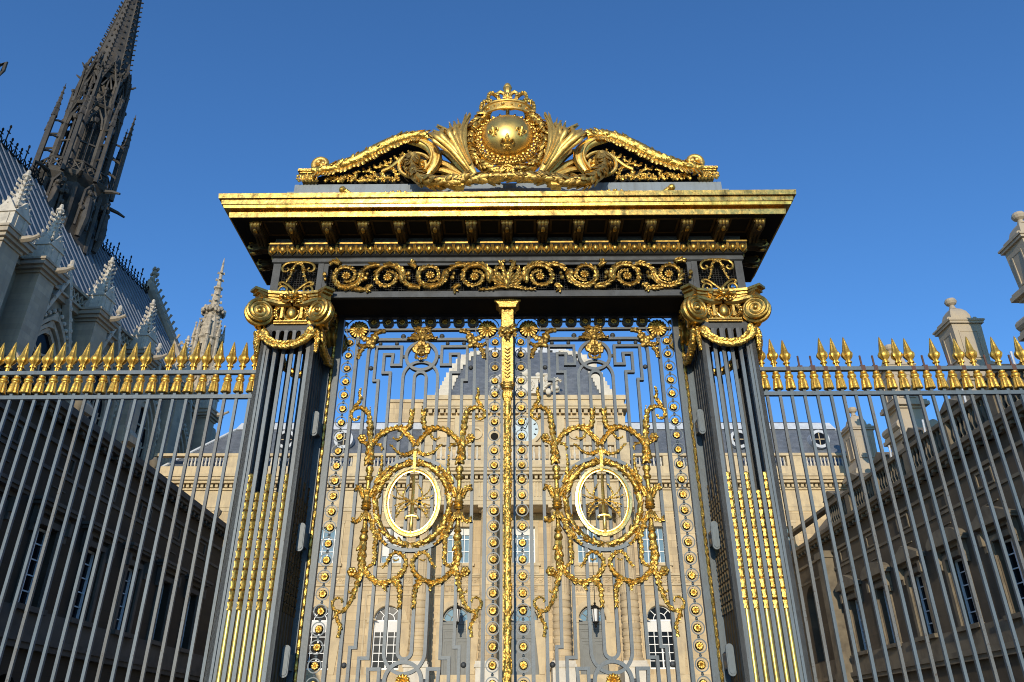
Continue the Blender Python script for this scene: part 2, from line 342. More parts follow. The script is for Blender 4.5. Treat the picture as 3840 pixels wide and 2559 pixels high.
# ------------------------------------------------------------------ gate leaves
ZM = 4.13                                                # the leaf pattern mirrors about this height
def mz(pts): return [(x, 2*ZM-z) for x, z in pts]
def mx(pts): return [(-p[0],)+tuple(p[1:]) for p in pts]
def gate_leaf(sg, label):
    cx = sg*1.148
    t = thing('gate_leaf', label, 'gate', (cx, .1, 0), 'pair of gate leaves'); GATE.append(t); O = (0,0,0)
    def B(mb, name, m, sm=False, par=None): return mb.build(name, m, par or t, sm, O)
    top, bot = 6.69, 1.55
    # outer frame: hinge stile, meeting stile, top rail, lower panel
    f = MB(); xo = sg*1.292; xi = sg*-1.062
    for a, b, y0, y1 in ((1.08, 1.155, -.02, .05), (1.20, 1.295, -.03, .05)):
        f.box(min(sg*a, sg*b), max(sg*a, sg*b), y0, y1, .15, 6.80)
    f.box(min(sg*1.15, sg*1.205), max(sg*1.15, sg*1.205), .0, .05, .15, 6.80)
    f.box(min(sg*-1.052, sg*-1.082), max(sg*-1.052, sg*-1.082), -.02, .05, .15, 6.70)
    f.box(-1.10, 1.10, -.02, .05, 6.70, 6.80); f.box(-1.08, 1.08, -.03, .05, 6.735, 6.775)
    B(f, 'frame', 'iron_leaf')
    p = MB(); p.box(-1.08, 1.08, 0, .04, .15, 1.50); p.box(-1.08, 1.08, -.03, .05, 1.50, 1.56)
    p.ribbon([(-.9,.3),(.9,.3),(.9,1.35),(-.9,1.35)], .08, -.03, .0, True); B(p, 'lower_panel', 'iron')
    # upright bars
    for u in (-.868, .868):
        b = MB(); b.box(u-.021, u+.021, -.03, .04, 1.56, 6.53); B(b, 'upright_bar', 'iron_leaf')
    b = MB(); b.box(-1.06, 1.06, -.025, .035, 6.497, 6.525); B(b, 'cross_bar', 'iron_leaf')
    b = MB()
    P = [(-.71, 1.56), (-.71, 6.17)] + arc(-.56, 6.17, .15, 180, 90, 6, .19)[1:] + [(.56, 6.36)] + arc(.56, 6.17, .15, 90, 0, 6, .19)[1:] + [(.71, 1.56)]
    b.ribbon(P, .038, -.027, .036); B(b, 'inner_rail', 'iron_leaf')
    key = [(.548, ZM), (.548, 5.757), (.608, 5.757), (.606, 6.25), (.268, 6.25), (.266, 5.98), (.389, 5.98), (.379, 6.138), (.497, 6.138), (.497, 5.868), (.397, 5.868), (.395, ZM)]
    for q in (1, -1):
        k = [(q*x, z) for x, z in key]
        b = MB(); b.ribbon(k[:-1]+[(q*.395, ZM+.0)], .036, -.026, .036); b.ribbon(mz(k)[:-1]+[(q*.395, ZM)], .036, -.0255, .0355); B(b, 'key_bar', 'iron_leaf')
    A = [(-.228, ZM)] + arc(0, 5.80, .228, 180, 0, 24) + [(.228, ZM)]
    I = [(-.078, ZM)] + arc(0, 5.80, .078, 180, 0, 16) + [(.078, ZM)]
    b = MB()
    for Q in (A, I): b.ribbon(Q, .037, -.024, .034)
    for Q in (mz(A), mz(I)): b.ribbon(Q, .037, -.0235, .0335)
    B(b, 'arched_bar', 'iron_leaf')
    for z in (6.11, 2*ZM-6.11):
        b = MB(); b.ribbon(circ(0, z, .203, 40), .042, -.030, .038, True); B(b, 'ring', 'iron_leaf')
    b = MB(); b.ribbon(circ(0, 4.126, .562, 64), .044, -.032, .042, True); B(b, 'great_ring', 'iron')
    # studs between bars
    b = MB()
    for u in (-.63, .63):
        for z in (5.94, 2*ZM-5.94): b.blob((u*1.045, -.005, z), .032, 10, 6)
    for u in (-.235, .235):
        for z in (6.105, 2*ZM-6.105): b.blob((u, -.005, z), .026, 10, 6)
    for u in (-.56, -.34, .34, .56):
        for z in (6.30, 2*ZM-6.30): b.blob((u, -.005, z), .028, 10, 6)
    for u in (-.26, .26): b.blob((u, -.005, 6.41), .036, 10, 6); b.lathe([(.03,0),(.036,.02),(.02,.05),(.02,.07)], (u, 0, 6.37), 10)
    B(b, 'stud', 'iron_soot_shade', True)
    # medallions
    for u in (-.977, .977):
        for k in range(26):
            z = 6.322-.1908*k
            o = part('medallion', RING, t, (u, 0, z))
            missing = (sg < 0 and u > 0 and k == 7)
            if not missing: part('rosette', ROS if z < 5.75 else ROS_OLD, o, (0, -.012, 0), 0)
    for i in range(8):
        u = -.675+i*1.35/7
        o = part('medallion', RINGX, t, (u, 0, 6.628)); part('rosette', ROS_OLD, o, (0, -.012, 0))
    for u in (-.87, .87):
        o = part('medallion', BRING, t, (u, -.006, 6.513)); part('rosette', BIG, o, (0, -.02, 0))
    # rope moulding beside the hinge stile and under the lintel
    b = MB(); rnd = random.Random(3)
    n = 58
    for i in range(n):
        z = .3+(6.78-.3)*i/n; r = .021+.008*rnd.random()
        b.blob((sg*1.177+.004*rnd.uniform(-1, 1), -.02, z), (r*.85, r, .072), 7, 5)
    n = 19
    for i in range(n):
        u = sg*(1.17-2.20*i/(n-1)); b.blob((u, -.03, 6.825), (.068, .022, .016+.006*rnd.random()), 6, 5)
    B(b, 'rope_moulding', 'gold', True)
    # hinge shields
    for z in (5.05, 3.66, 2.34):
        b = MB(); S = [(x, zz) for x, zz in arc(0, .12, .042, 0, 180, 10)]+[(x, zz) for x, zz in arc(0, -.12, .042, 180, 360, 10)]
        b.prism([(sg*1.228+x, z+q) for x, q in S], -.31, -.28); b.prism([(sg*1.228+x*.78, z+q*.86) for x, q in S], -.32, -.305)
        b.box(min(sg*1.21, sg*1.26), max(sg*1.21, sg*1.26), -.28, .03, z-.08, z+.08); B(b, 'hinge', 'iron')
    # ---- gilded ornament
    MB.thick = 1.18
    y = -.045
    for q in (-1, 1):
        X = lambda pts: [(-q*x, y, z) for x, z in pts]
        c = MB()                                          # candelabrum
        c.leafy(X([(-.575, 4.95), (-.57, 4.80), (-.56, 4.62)]), .036, .048, 6, 1.1, .05, 1)
        c.lathe([(.03,-.10),(.048,-.08),(.052,-.055),(.03,-.03),(.034,0),(.052,.03),(.045,.07),(.03,.08)], (q*.553, y, 4.50), 12)
        c.lathe([(.028,0),(.026,.16)], (q*.556, y, 4.29), 10)
        for k in range(7):
            a = radians(180+k*30); R = Vector((cos(a)*.5, sin(a)*.5, .8)).to_track_quat('Z', 'Y').to_matrix()
            c.blob((q*.56+.038*cos(a), y+.03*sin(a), 4.22), (.022, .016, .085), 6, 4, R)
        c.lathe([(.05,-.08),(.064,-.06),(.05,-.045),(.066,-.03),(.05,-.01),(.062,.01),(.05,.03),(.04,.12)], (q*.556, y, 4.12), 14)
        for k in range(7):
            a = radians(180+k*30); R = Vector((cos(a)*.45, sin(a)*.45, -.8)).to_track_quat('Z', 'Y').to_matrix()
            c.blob((q*.556+.034*cos(a), y+.028*sin(a), 3.98), (.024, .016, .085), 6, 4, R)
        for pts in ([(-.60,4.18),(-.645,4.29),(-.675,4.325),(-.70,4.30),(-.695,4.275)], [(-.51,4.19),(-.475,4.29),(-.44,4.325),(-.415,4.30),(-.42,4.275)],
                    [(-.59,4.00),(-.62,3.92),(-.665,3.895),(-.70,3.915),(-.695,3.945)], [(-.52,4.00),(-.49,3.92),(-.45,3.895),(-.42,3.915),(-.425,3.945)]):
            c.leafy(X(pts), .026, .014, 5, 1.2, .035, 2)
        c.lathe([(.024,0),(.03,-.12),(.036,-.13),(.05,-.16),(.03,-.18),(.045,-.20),(.055,-.235),(.04,-.27),(.026,-.28)], (q*.553, y, 3.94), 12)
        c.leafy(X([(-.555, 3.66), (-.56, 3.55), (-.55, 3.44), (-.54, 3.36), (-.575, 3.25)]), .046, .03, 6, 1.1, .05, 5)
        B(c, 'candelabrum', 'gold', True)
        c = MB()                                          # upper tendril, flower and horned arm
        c.leafy(X([(-.575, 4.93), (-.59, 5.05), (-.608, 5.195), (-.635, 5.293), (-.69, 5.345), (-.765, 5.362), (-.83, 5.33), (-.85, 5.27), (-.82, 5.205), (-.765, 5.20), (-.74, 5.25)]), .036, .014, 6, .9, .06, 6)
        c.leafy(X([(-.825, 5.36), (-.775, 5.42), (-.75, 5.48), (-.768, 5.55), (-.757, 5.64)]), .026, .012, 5, 1.3, .04, 7)
        for k in range(6):
            a = k*pi/3; c.blob((q*.68+.035*cos(a), y-.01, 4.945+.035*sin(a)), .026, 7, 5)
        c.blob((q*.68, y-.035, 4.945), .024, 7, 5); c.leafy(X([(-.59, 4.90), (-.64, 4.88), (-.68, 4.91)]), .024, .016, 4, 1, .04, 3)
        c.leafy(X([(-.56, 5.10), (-.60, 5.24), (-.615, 5.37)]), .012, .006, 4, 1.4, .05, 8)
        B(c, 'scroll_tendril', 'gold', True)
        c = MB()
        c.leafy(X([(-.545, 4.86), (-.51, 4.92), (-.45, 4.99), (-.351, 5.056), (-.224, 5.085), (-.12, 5.075), (-.08, 5.15), (-.075, 5.23), (-.072, 5.315)]), .032, .026, 6, 1.1, .05, 9)
        c.leafy(X([(-.22, 5.07), (-.15, 5.03), (-.10, 4.98), (-.045, 4.918), (-.008, 4.85)]), .03, .028, 5, 1.2, .05, 10)
        c.leafy(X([(-.17, 5.02), (-.20, 4.95), (-.25, 4.93), (-.29, 4.95)]), .02, .01, 5, 1.2, .05, 11)
        c.leafy(X([(-.01, 4.80), (-.06, 4.75), (-.14, 4.73), (-.228, 4.768), (-.29, 4.835), (-.33, 4.865)]), .028, .01, 6, 1.1, .05, 12)
        c.leafy(X([(-.50, 4.87), (-.45, 4.86), (-.42, 4.82), (-.43, 4.78)]), .02, .01, 5, 1.2, .05, 13)
        B(c, 'horned_arm', 'gold', True)
        c = MB()                                          # sprays beside the oval
        c.leafy(X([(-.475, 4.36), (-.44, 4.40), (-.425, 4.47), (-.413, 4.57), (-.415, 4.73)]), .034, .010, 6, 1.3, .04, 14)
        c.leafy(X([(-.43, 4.42), (-.37, 4.50), (-.30, 4.585)]), .026, .014, 5, 1.2, .04, 16)
        B(c, 'leaf_spray', 'gold', True); c = MB()
        c.leafy(X([(-.48, 3.90), (-.455, 3.83), (-.43, 3.78), (-.41, 3.70), (-.413, 3.58), (-.404, 3.50), (-.42, 3.41), (-.48, 3.37), (-.54, 3.36)]), .030, .016, 6, 1.1, .05, 15)
        c.leafy(X([(-.41, 3.80), (-.36, 3.70), (-.28, 3.62)]), .026, .014, 5, 1.2, .04, 17)
        B(c, 'leaf_spray', 'gold', True)
        c = MB()                                          # lower swag, flower and tendril
        c.leafy(X([(-.545, 3.40), (-.52, 3.36), (-.493, 3.31), (-.394, 3.22), (-.292, 3.187), (-.214, 3.206), (-.126, 3.25), (-.061, 3.32), (-.035, 3.41), (-.07, 3.49), (-.156, 3.535), (-.224, 3.495), (-.26, 3.42), (-.30, 3.37)]), .036, .016, 6, 1.0, .05, 18)
        c.leafy(X([(-.12, 3.46), (-.16, 3.44), (-.19, 3.46)]), .012, .008, 4, 1, .05, 3)
        c.leafy(X([(-.17, 3.235), (-.115, 3.18), (-.088, 3.12), (-.084, 3.05), (-.081, 2.93)]), .036, .02, 6, 1.2, .045, 19)
        c.leafy(X([(-.30, 3.20), (-.27, 3.16), (-.255, 3.11)]), .03, .014, 4, 1.1, .05, 20)
        B(c, 'swag', 'gold', True)
        c = MB()
        c.leafy(X([(-.565, 3.27), (-.582, 3.188), (-.604, 3.101), (-.634, 3.006), (-.693, 2.905), (-.759, 2.875), (-.825, 2.91), (-.848, 2.96), (-.825, 3.01), (-.775, 3.028), (-.738, 3.005), (-.742, 2.97)]), .03, .010, 6, .8, .07, 21)
        c.leafy(X([(-.80, 2.88), (-.785, 2.82), (-.755, 2.77), (-.73, 2.72), (-.738, 2.66), (-.745, 2.60)]), .022, .014, 5, 1.3, .04, 22)
        for k in range(6):
            a = k*pi/3; c.blob((q*.655+.034*cos(a), y-.01, 3.315+.034*sin(a)), .026, 7, 5)
        c.blob((q*.655, y-.04, 3.32), .024, 7, 5); c.leafy(X([(-.62, 3.09), (-.655, 3.08), (-.68, 3.11)]), .018, .008, 4, 1.2, .04, 23)
        c.leafy(X([(-.57, 3.30), (-.60, 3.27), (-.64, 3.275)]), .026, .02, 4, 1.1, .04, 24)
        B(c, 'lower_tendril', 'gold', True)
        c = MB()                                          # corner cartouche
        for pts in ([(-.50, 6.475), (-.58, 6.455), (-.66, 6.40), (-.70, 6.33)], [(-.60, 6.40), (-.66, 6.35), (-.74, 6.34)],
                    [(-.78, 6.21), (-.815, 6.16), (-.835, 6.06)], [(-.70, 6.26), (-.78, 6.24), (-.84, 6.27)]):
            c.leafy(X(pts), .034, .022, 5, .95, .045, 25)
        for i in range(12):
            rr_ = random.Random(i); c.blob((-q*(-.70-.10*rr_.uniform(-1, 1)), y-.02, 6.30+.08*rr_.uniform(-1, 1)), (.036, .025, .04), 7, 5)
        B(c, 'corner_ornament', 'gold_brown', True)
    # oval with sword
    c = MB(); vs, fs = [], []; n_ = 72
    for dr, dy in ((.030, .0), (.024, -.028), (-.008, -.034), (-.022, -.012), (-.022, .02)):
        vs += [((.318+dr)*cos(2*pi*i/n_), y-.02+dy, 4.134+(.402+dr)*sin(2*pi*i/n_)) for i in range(n_)]
    for r_ in range(4):
        for i in range(n_): fs.append((r_*n_+i, r_*n_+(i+1) % n_, (r_+1)*n_+(i+1) % n_, (r_+1)*n_+i))
    c.add(vs, fs)
    c.tube([(.288*cos(a), y-.03, 4.134+.370*sin(a)) for a in [2*pi*i/56 for i in range(56)]], .011, 6, True)
    ov = B(c, 'oval_frame', 'gold_oval')
    c = MB(); c.box(-.018, .018, y-.05, y-.01, 4.50, 4.76); c.leafy(at(y-.02, [(-.02, 4.62), (-.07, 4.645), (-.11, 4.62), (-.09, 4.585)]), .026, .014, 5, 1, .04, 2); c.leafy(at(y-.02, [(.02, 4.62), (.07, 4.645), (.11, 4.62), (.09, 4.585)]), .026, .014, 5, 1, .04, 2)
    B(c, 'oval_clasp', 'gold', True)
    c = MB(); c.add([(-.024,y-.015,3.97),(0,y-.032,3.97),(.024,y-.015,3.97),(0,y,3.97),(-.017,y-.015,4.43),(0,y-.030,4.43),(.017,y-.015,4.43),(0,y,4.43),(0,y-.015,4.50)],
                    [(0,1,5,4),(1,2,6,5),(2,3,7,6),(3,0,4,7),(4,5,8),(5,6,8),(6,7,8),(7,4,8),(3,2,1,0)])
    c.tube([(-.075,y-.015,3.935),(-.06,y-.015,3.955),(0,y-.015,3.965),(.06,y-.015,3.955),(.075,y-.015,3.935)], [.014,.018,.022,.018,.014], 8)
    c.blob((-.07,y-.015,3.935), .022); c.blob((.07,y-.015,3.935), .022); c.lathe([(.018,0),(.024,-.08),(.02,-.15),(.032,-.165),(.028,-.19),(.01,-.2)], (0, y-.015, 3.95), 10)
    B(c, 'sword', 'gold_plain', True)
    MB.thick = .85
    for q in (-1, 1):
        c = MB(); X = lambda pts: [(q*x, y-.03, z) for x, z in pts]
        for i, pts in enumerate(([(-.187, 3.937), (-.137, 4.019), (-.01, 4.12), (.12, 4.194), (.18, 4.24), (.227, 4.342)], [(.12, 4.2), (.10, 4.27), (.05, 4.35)], [(.02, 4.14), (.13, 4.11), (.22, 4.08)], [(.06, 4.16), (.17, 4.17), (.25, 4.21)], [(.10, 4.13), (.17, 4.05), (.19, 3.98)])):
            c.leafy(X(pts), .017, .008, 5, 1.5, .035, 30+i)
        B(c, 'laurel_branch', 'gold', True)
    c = MB()                                              # leaf wreath round the oval
    for q in (-1, 1): c.clump([(q*.445*cos(a), y+.01, 4.126+.50*sin(a)) for a in [radians(-86+172*i/30) for i in range(31)]], .026, 95, .058, 40+q)
    for q in (-1, 1): c.leafy([(q*.02, y, 3.60), (q*.08, y-.01, 3.64), (q*.16, y, 3.63)], .03, .018, 5, 1.1, .04, 41)
    B(c, 'wreath', 'gold', True)
    MB.thick = 1.15
    # lion mask in the top ring and shell crest over it
    c = MB(); rnd = random.Random(41)
    for i in range(34):
        a = rnd.uniform(-.5, pi+.5); r_ = rnd.uniform(.75, 1.2); c.blob((.085*r_*cos(a), -.045-.02*rnd.random(), 6.185+.095*r_*sin(a)), (.030, .03, .036), 6, 4)
    c.blob((0, -.05, 6.17), (.070, .045, .085), 12, 8)
    for q in (-1, 1): c.blob((q*.03, -.09, 6.19), (.02, .018, .014), 7, 5); c.blob((q*.032, -.085, 6.12), (.028, .025, .026), 7, 5); c.leafy([(q*.07, -.05, 6.12), (q*.06, -.05, 6.07), (0, -.06, 6.045)], .022, .018, 4, 1, .04, 7)
    c.blob((0, -.10, 6.155), (.018, .022, .03), 7, 5)
    B(c, 'mask', 'gold_brown', True)
    c = MB()
    for q in (-1, 1):
        X = lambda pts: [(q*x, -.03, z) for x, z in pts]
        for i, pts in enumerate(([(.0, 6.505), (.06, 6.515), (.11, 6.50)], [(.02, 6.40), (.05, 6.46), (.09, 6.48)], [(.03, 6.37), (.10, 6.41), (.13, 6.44)], [(.04, 6.35), (.12, 6.37), (.19, 6.365)], [(0, 6.33), (.02, 6.40), (.01, 6.47)])):
            c.leafy(X(pts), .032, .02, 5, 1.1, .04, 50+i)
    B(c, 'shell_crest', 'gold_brown', True)
    MB.thick = 1.
    part('rosette', rosette_mesh('rosette', .085, 12, .035, 'gold', 72, .25), t, (0, -.02, 2*ZM-6.11))
    return t
gate_leaf(-1, 'left leaf of the grey and gold double gate, one rosette missing beside the centre post')
gate_leaf(1, 'right leaf of the grey and gold double gate, all its rosettes in place')

# ------------------------------------------------------------------ centre post
t = thing('gate_post', 'slim gilded centre post with a flared capital where the two gate leaves meet', 'gate post', (0, 0, 0)); GATE.append(t)
POST = t
c = MB()
for k in range(13): c.blob((-.165+.33*k/12, -.10-.02*sin(pi*k/12), 6.855), (.02, .024, .03), 7, 5)
c.frust(0, .0, 6.775, 6.835, .105, .10, .16, .12); c.box(-.115, .115, -.11, .1, 6.75, 6.78)
c.build('capital', 'gold_old', t, True)
c = MB(); c.box(-.078, .078, -.045, .08, 6.44, 6.76)
for x in (-.062, 0, .062): c.box(x-.012, x+.012, -.062, -.04, 6.47, 6.74)
c.build('fluted_shaft', 'gold_old', t)
c = MB(); c.leafy(at(-.06, [(-.10, 6.44), (-.03, 6.42), (.03, 6.42), (.10, 6.44)]), .05, .05, 6, 1.0, .04, 2)
c.leafy(at(-.07, [(0, 6.44), (0, 6.36), (0, 6.28)]), .06, .02, 5, 1.2, .04, 3)
for x in (-.09, .09): c.leafy(at(-.06, [(x, 6.42), (x*1.1, 6.36), (x*.95, 6.32)]), .035, .02, 5, 1.1, .04, 4)
c.build('acanthus_collar', 'gold_old', t, True)
c = MB(); c.box(-.068, .068, -.04, .08, 5.64, 6.44); c.box(-.073, -.05, -.055, -.03, 5.64, 6.3); c.box(.05, .073, -.055, -.03, 5.64, 6.3)
for k in range(9): c.tube([(-.034, -.046, 6.16-.05*k), (0, -.052, 6.13-.05*k), (.034, -.046, 6.16-.05*k)], .010, 6)
for z, r in ((5.66, .075), (5.63, .066), (5.60, .058)): c.tube([(r*cos(a), .0+r*.8*sin(a), z) for a in [2*pi*i/20 for i in range(20)]], .022, 7, True)
c.build('strap', 'gold_old', t)
POST.location = (0, -.33, .0592); POST.scale = (.963, .963, .963)
c = MB()
for k in range(14):
    a = 2*pi*k/14; c.blob((.05*cos(a), .05*sin(a), 5.51), (.022, .022, .07), 6, 5); c.blob((.036*cos(a+.2), .036*sin(a+.2), 5.44), (.018, .018, .05), 6, 4)
c.build('acanthus_bulb', 'gold', t, True)
c = MB(); rnd = random.Random(9); pr = []
c.lathe([(.044, .2), (.044, 5.45)], (0, 0, 0), 14)
for k in range(330):
    a = pi+pi*rnd.random(); z = 1.6+3.8*rnd.random()
    c.blob((.042*cos(a), .042*sin(a), z), (.014, .014, .03), 5, 4)
c.build('rod', 'gold', t, True)
# ------------------------------------------------------------------ piers
def turned(a):
    c_, s_ = cos(a), sin(a)
    return lambda x, y, z: (x*c_-y*s_, x*s_+y*c_, z)
def volute_parts(par, m):
    pass
def pier(sg, label):
    t = thing('gate_pier', label, 'gate pier', (sg*2.76, -.16, 0), 'pair of gate piers'); GATE.append(t); O = (0,0,0)
    B = lambda mb, name, m, sm=False, par=None: mb.build(name, m, par or t, sm, O)
    H = .34
    ROD = [-.197, -.092, .013, .118, .223]
    for k in range(4):
        fr, sl = MB(), MB()                                    # front, then the other three faces
        xf = turned(k*pi/2); fr.xf = xf; sl.xf = xf
        q = -sg if k == 0 else 1                          # wide strip always on the outside of the front face
        f = lambda a, b: (min(q*a, q*b), max(q*a, q*b))
        for a, b, y0 in ((-.34, -.262, -H), (-.252, -.222, -H+.006), (.246, .34, -H)):
            x0, x1 = f(a*-1 if k else a, b*-1 if k else b) if False else f(a, b)
            fr.box(x0, x1, y0, y0+.05, .3, 6.2)
        fr.box(*f(-.262, -.252), -H+.02, -H+.05, .3, 6.2)
        for a in (-.1445, -.0395, .0655, .1705):
            x0, x1 = f(a-.021, a+.021)
            sl.box(x0, x1, -H+.002, -H+.03, .3, 6.20)
        mm = 'iron_pier' if k == 0 else 'iron_soot_shade'; B(fr, 'frame', mm); B(sl, 'slat', mm)  # side faces take a darker copy that paints in their shade
    # gilded rods with husk tops, on the two faces in view
    for k, xs in ((0, 1), (1, 1), (3, 1)):
        xf = turned(k*pi/2)
        for i, a in enumerate(ROD):
            x = (-sg*a) if k == 0 else a
            ztop = 4.26 if i % 2 == 0 else 4.13
            r = MB(xf); r.lathe([(.0275, .3), (.0275, 2.815), (.012, 2.82)], (x, -H+.024, 0), 14); ro = B(r, 'gold_rod', 'gold_plain' if k == 0 else 'gold_shade', True)  # rods on the side faces coloured dark as if shaded
            h = MB(xf); rnd = random.Random(i); z = 2.81; n = 13
            while z < ztop-.03:
                L = .108; s_ = 1-.28*(z-2.8)/1.5
                h.lathe([(.012, 0), (.031*s_, .012), (.023*s_, .045), (.034*s_, L*.80), (.030*s_, L*.9), (.014*s_, L)], (x+.003*rnd.uniform(-1, 1), -H+.016, z), 10, .2, 5)
                z += L
            B(h, 'husk_drop', 'gold' if k == 0 else 'gold_shade', True, ro)  # side husks carry the same painted shade
    b = MB(); b.box(-.42, .42, -.42, .42, 0, .22); b.box(-.38, .38, -.38, .38, .22, .3); B(b, 'base', 'iron')
    # necking
    nk = MB()
    for k in range(4):
        nk.xf = turned(k*pi/2)
        nk.box(-.30, .30, -.335, -.28, 6.205, 6.285)
        for a in (-.245, -.1445, -.0395, .0655, .1705, .255):
            nk.box(a-.021, a+.021, -.334, -.29, 5.93, 6.205)
        for a in (-.197, -.092, .013, .118, .217):
            for q in (-1, 1):
                nk.prism([(a+q*.036, 6.206), (a+q*.036, 6.13), (a+q*.030, 6.165), (a+q*.018, 6.19), (a, 6.198), (a, 6.206)], -.333, -.30)
    B(nk, 'necking', 'iron_soot_shade')
    # Ionic capital
    cap = MB(); cap.box(-.30, .30, -.30, .30, 6.28, 6.66)
    for k in range(4):
        cap.xf = turned(k*pi/2)
        cap.tube([(-.21, -.36, 6.315), (.21, -.36, 6.315)], .018, 8); cap.tube([(-.21, -.355, 6.285), (.21, -.355, 6.285)], .012, 8)
        cap.blob((0, -.335, 6.435), (.075, .075, .105), 12, 8)
        for q in (-1, 1):
            cap.tube([(q*.10, -.33, 6.52), (q*.105, -.36, 6.43), (q*.06, -.365, 6.35), (0, -.36, 6.325)], .014, 7)
            cap.box(q*.125-.016, q*.125+.016, -.37, -.30, 6.36, 6.53)
            cap.leafy([(q*.15, -.35, 6.53), (q*.20, -.37, 6.47), (q*.19, -.36, 6.38), (q*.15, -.35, 6.35)], .03, .02, 5, 1.1, .03, 4)
            cap.tube(cr([(q*.02, -.36, 6.575), (q*.15, -.37, 6.56), (q*.28, -.41, 6.575), (q*.37, -.45, 6.575)], 5), [.045]*15+[.05], 8)
    B(cap, 'capital', 'gold_cap', True)
    ab = MB()
    def abac(e, d):
        P = []
        for k in range(4):
            f = turned(k*pi/2)
            for x, y in ((-e+.07, -e-.03), *[(x, -e+.02+d*(1-(x/e)**2)) for x in (-.32, -.2, -.1, 0, .1, .2, .32)], (e-.07, -e-.03)):
                q = f(x, y, 0); P.append((q[0], q[1]))
        return P
    ab.plate(abac(.46, .10), 6.60, 6.665); ab.plate(abac(.485, .10), 6.665, 6.70); ab.plate(abac(.515, .10), 6.70, 6.735)
    B(ab, 'abacus', 'gold_cap')
    rnd = random.Random(4)
    for k in range(4):
        fl = MB(); fl.xf = turned(k*pi/2)
        for i in range(9):
            a = 2*pi*i/9; R = Vector((cos(a), -.6, sin(a))).to_track_quat('Z', 'Y').to_matrix()
            fl.blob((.05*cos(a), -.43, 6.63+.045*sin(a)), (.032, .02, .06), 6, 4, R)
        fl.blob((0, -.46, 6.63), .032, 8, 6)
        for q in (-1, 1):
            fl.leafy([(q*.05, -.42, 6.57), (q*.12, -.40, 6.59), (q*.17, -.38, 6.65)], .03, .018, 5, 1.2, .035, 5)
            fl.blob((q*.15, -.40, 6.67), .035, 7, 5)
        B(fl, 'fleuron', 'gold_cap', True)
    for k in range(4):
        for q in (-1, 1):
            v = MB(); tilt = -q*(.42 if k % 2 == 0 else .1)
            def xf(x, y, z, k=k, q=q, tilt=tilt):
                c_, s_ = cos(tilt), sin(tilt); X, Y = x*c_-y*s_+q*(.375 if k % 2 == 0 else .27), x*s_+y*c_-(.46 if k % 2 == 0 else .415)
                return turned(k*pi/2)(X, Y, z+6.405)
            v.xf = xf
            v.prism(circ(0, 0, .150, 28), -.03, .10)
            v.tube(at(-.03, spiral(0, 0, .158, .03, 90, -2.4*1 if q > 0 else 2.4, 56)), [.026-.014*i/56 for i in range(57)], 7)
            v.tube(at(.04, circ(0, 0, .155, 28)), .03, 7, True); v.tube(at(.09, circ(0, 0, .15, 28)), .022, 7, True)
            v.blob((0, -.035, 0), (.034, .03, .034), 9, 6)
            B(v, 'volute', 'gold_cap', True)
    # garland hung from the necking
    for k in range(4):
        g = MB(turned(k*pi/2)); g.leafy([(-.315, -.39, 6.17), (-.25, -.40, 6.05), (-.13, -.41, 5.965), (0, -.415, 5.94), (.13, -.41, 5.965), (.25, -.40, 6.05), (.315, -.39, 6.17)], .050, .050, 8, 1.15, .034, 60+k, .9, 8)
        g.leafy([(.33, -.36, 6.19), (.37, -.365, 6.10), (.375, -.36, 5.99), (.37, -.355, 5.87)], .042, .022, 7, 1.2, .03, 66+k, .9)
        g.clump(cr([(-.315, -.39, 6.17), (-.25, -.40, 6.05), (-.13, -.41, 5.965), (0, -.415, 5.94), (.13, -.41, 5.965), (.25, -.40, 6.05), (.315, -.39, 6.17)], 4), .036, 64, .040, 90+k)
        B(g, 'garland', 'gold', True)
    return t
M['gold_cap'] = mat('capital_gilding', (.60, .385, .10), .36, .95, (.24, .135, .035), 9, bump=.2, bscale=22, rvar=.08, amount=.6)
pier(-1, 'open iron gate pier with gold Ionic capital, between the left railing and the gate')
pier(1, 'open iron gate pier with gold Ionic capital, between the gate and the right railing')

# ------------------------------------------------------------------ entablature
t = thing('entablature', 'heavy grey iron entablature with gilded cornice and scroll frieze over the gate', 'entablature', (0, -.16, 6.66)); GATE.append(t)
XB, YF, YB = 3.10, -.5, .18
def loop(mb, o0, z0, o1, z1, ex0=0, ex1=0):              # sloping band round the block
    a = [(XB+ex0+o0)*s for s in (-1, 1)]; b = [(XB+ex1+o1)*s for s in (-1, 1)]
    P = [(a[0], YF-o0, z0), (a[1], YF-o0, z0), (a[1], YB+o0, z0), (a[0], YB+o0, z0), (b[0], YF-o1, z1), (b[1], YF-o1, z1), (b[1], YB+o1, z1), (b[0], YB+o1, z1)]
    mb.add(P, [(0,1,5,4), (1,2,6,5), (2,3,7,6), (3,0,4,7)])
def stack(name, m, prof, close=True):
    mb = MB()
    for i in range(len(prof)-1):
        (o0, z0, *e0), (o1, z1, *e1) = prof[i], prof[i+1]; loop(mb, o0, z0, o1, z1, e0[0] if e0 else 0, e1[0] if e1 else 0)
    if close:
        for i in (0, -1):
            o, z, *e = prof[i]; e = e[0] if e else 0; X = XB+e+o
            mb.add([(-X, YF-o, z), (X, YF-o, z), (X, YB+o, z), (-X, YB+o, z)], [(0,1,2,3)])
    return mb.build(name, m, t)
E1 = .03
stack('cornice', 'gold_cornice', [(.497, 7.594), (.504, 7.668), (.44, 7.670), (.435, 7.694), (.56, 7.698), (.572, 7.738), (.588, 7.738), (.597, 7.82), (.625, 7.806), (.632, 7.876), (.3, 7.93), (.0, 7.955)])
s_ = MB(); s_.box(-XB-.48, XB+.48, YF-.48, YB+.48, 7.590, 7.606); s_.build('soffit', 'iron_black', t)  # black colour paints the shade under the cornice
